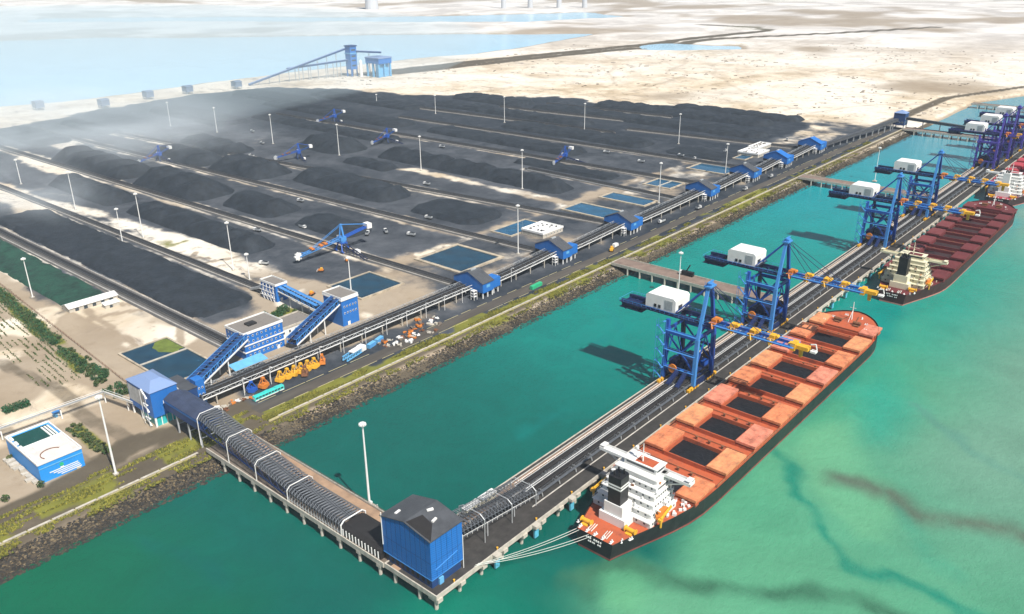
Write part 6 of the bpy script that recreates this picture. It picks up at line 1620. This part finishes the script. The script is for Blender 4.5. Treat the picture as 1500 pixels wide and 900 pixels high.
far_belt('dark inclined conveyor from the far end tower down over the water to the berth', (1219, 347, 19), (1213, 215, 14), 6, 4.5)
t = thing('berth_end_house', 'small dark blue belt house on the jetty where the far conveyor lands', 'belt house', (1208, 203, 7)); MB().box(0, 12, 0, 12, 3, 14).build('wall', 'blue_dark', t); MB().box(-.5, 12.5, -.5, 12.5, 14.02, 14.6).build('roof', 'roof_dark', t)
for x in (.8, 11.2):
    for y in (.8, 11.2): link('leg', MB().beam((0, 0, -.1), (0, 0, 3), .9).mesh('leg', 'steel'), t, (x, y, 0))
# distant pylons and blocks beyond the bay
for (px, u, v, h, w, lab) in ((545, 2629, 3106, 150, 60, 'very faint pale tower block alone beyond the bay, left of centre'), (872, 3000, 2640, 130, 24, 'very faint pale chimney beyond the bay, left one of the distant group'), (905, 3090, 2560, 130, 24, 'very faint pale chimney beyond the bay, second in the distant group'), (945, 3160, 2450, 120, 24, 'very faint pale chimney beyond the bay, third in the distant group'), (980, 3230, 2360, 120, 24, 'very faint pale chimney beyond the bay, right one of the distant group')):
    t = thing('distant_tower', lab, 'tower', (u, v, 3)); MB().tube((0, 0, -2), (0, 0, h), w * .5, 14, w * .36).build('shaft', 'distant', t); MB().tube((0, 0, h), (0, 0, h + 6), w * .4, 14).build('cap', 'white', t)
# scrub and heaps on the far sand
mb = MB()
for _ in range(1500):
    if random.random() < .55: u, v = 1130 + 1200 * random.random() ** 1.3, U(345, 900)
    else: u, v = U(1000, 1900), U(900, 1420)
    if poly_sd(np.array([float(u)]), np.array([float(v)]), YARD)[0] > -25 or poly_sd(np.array([float(u)]), np.array([float(v)]), BAY)[0] > -30: continue
    if vnoise(np.array([u / 90.]), np.array([v / 60.]), 12)[0] < .5: continue
    s = U(.6, 2.4); e = U(1, 4.5)
    mb.obox((u, v, 4 + s * .25), s * e, s, s * .45, U(-.5, 1.2) - .85, random.choice((0, 0, 1)), U(-.3, .3))
tag(mb.build('scrub', [M('dark_scrub', (.2, .165, .125), .9, var=.4, scale=.2), M('grey_spoil', (.28, .24, .21), .9, var=.3, scale=.2)]), 'dark scrub and spoil mounds scattered on the far pale sand', 'scrub', kind='stuff')

# ---------------------------------------------------------------- air
def volume(name, col, dens, aniso=-.35):
    mt = bpy.data.materials.new(name); mt.use_nodes = True; N = mt.node_tree.nodes; L = mt.node_tree.links
    N.remove(N['Principled BSDF']); v = N.new('ShaderNodeVolumePrincipled'); v.inputs['Color'].default_value = (*col, 1); v.inputs['Density'].default_value = dens; v.inputs['Anisotropy'].default_value = aniso
    L.new(v.outputs[0], N['Material Output'].inputs['Volume']); return mt, N, L, v
HAZE = 5e-5
mt, N, L, v = volume('sea_haze', (.74, .88, 1.0), HAZE)
HZ = 9600
hz = MB().box(-3400, HZ, -5600, HZ, -5, 246).build('haze', mt)
tag(hz, 'pale even sea haze over the whole port', 'haze', kind='stuff')
mt, N, L, v = volume('coal_dust_haze', (.82, .92, 1.0), 0.0)
tc = N.new('ShaderNodeTexCoord'); n = noise(N, L, tc.outputs['Object'], 1.6, 4, .6, .4)
gr = N.new('ShaderNodeTexGradient'); gr.gradient_type = 'SPHERICAL'; L.new(tc.outputs['Object'], gr.inputs[0])
d = math2(N, L, 'MULTIPLY', mrange(N, L, gr.outputs['Fac'], 0, .7), mrange(N, L, n, .38, .7, .1, 1.0))
L.new(math2(N, L, 'MULTIPLY', d, .006), v.inputs['Density'])
thin, N2, L2, v2 = volume('thin_haze', (.74, .91, 1.0), .0010)  # extra haze volume, added to whiten the bay and the distance
def dust(lab, c, s, rz=0, mat=None):
    mb = MB(); n, m_ = 20, 10; vs_ = []
    for j in range(1, m_):
        for k in range(n): th = math.pi * j / m_; ph = 2 * math.pi * k / n; vs_.append((math.sin(th) * math.cos(ph), math.sin(th) * math.sin(ph), math.cos(th)))
    vs_ += [(0, 0, 1), (0, 0, -1)]; fs = []
    for j in range(m_ - 2):
        for k in range(n): a = j * n + k; b_ = j * n + (k + 1) % n; fs.append((a, a + n, b_ + n, b_))
    for k in range(n): fs.append((len(vs_) - 2, k, (k + 1) % n)); fs.append((len(vs_) - 1, (m_ - 2) * n + (k + 1) % n, (m_ - 2) * n + k))
    mb.add(vs_, fs); o = mb.build('coal_dust_haze', thin if mat else mt, None, c, rz=rz); o.scale = s; tag(o, lab, 'dust', kind='stuff')
DUST = True
if DUST:
    dust('pale dust drifting over the left inland side of the yard', (470, 1120, 30), (190, 330, 60), R(10))
    dust('pale dust drifting over the sand strip at far left', (290, 880, 24), (60, 170, 40), R(5))
    dust('wide thin haze layer added over the inland bay to whiten it', (500, 2350, 35), (1500, 1300, 80), R(-12), 'thin_haze')
SC.cycles.volume_step_rate = 4; SC.cycles.volume_max_steps = 64
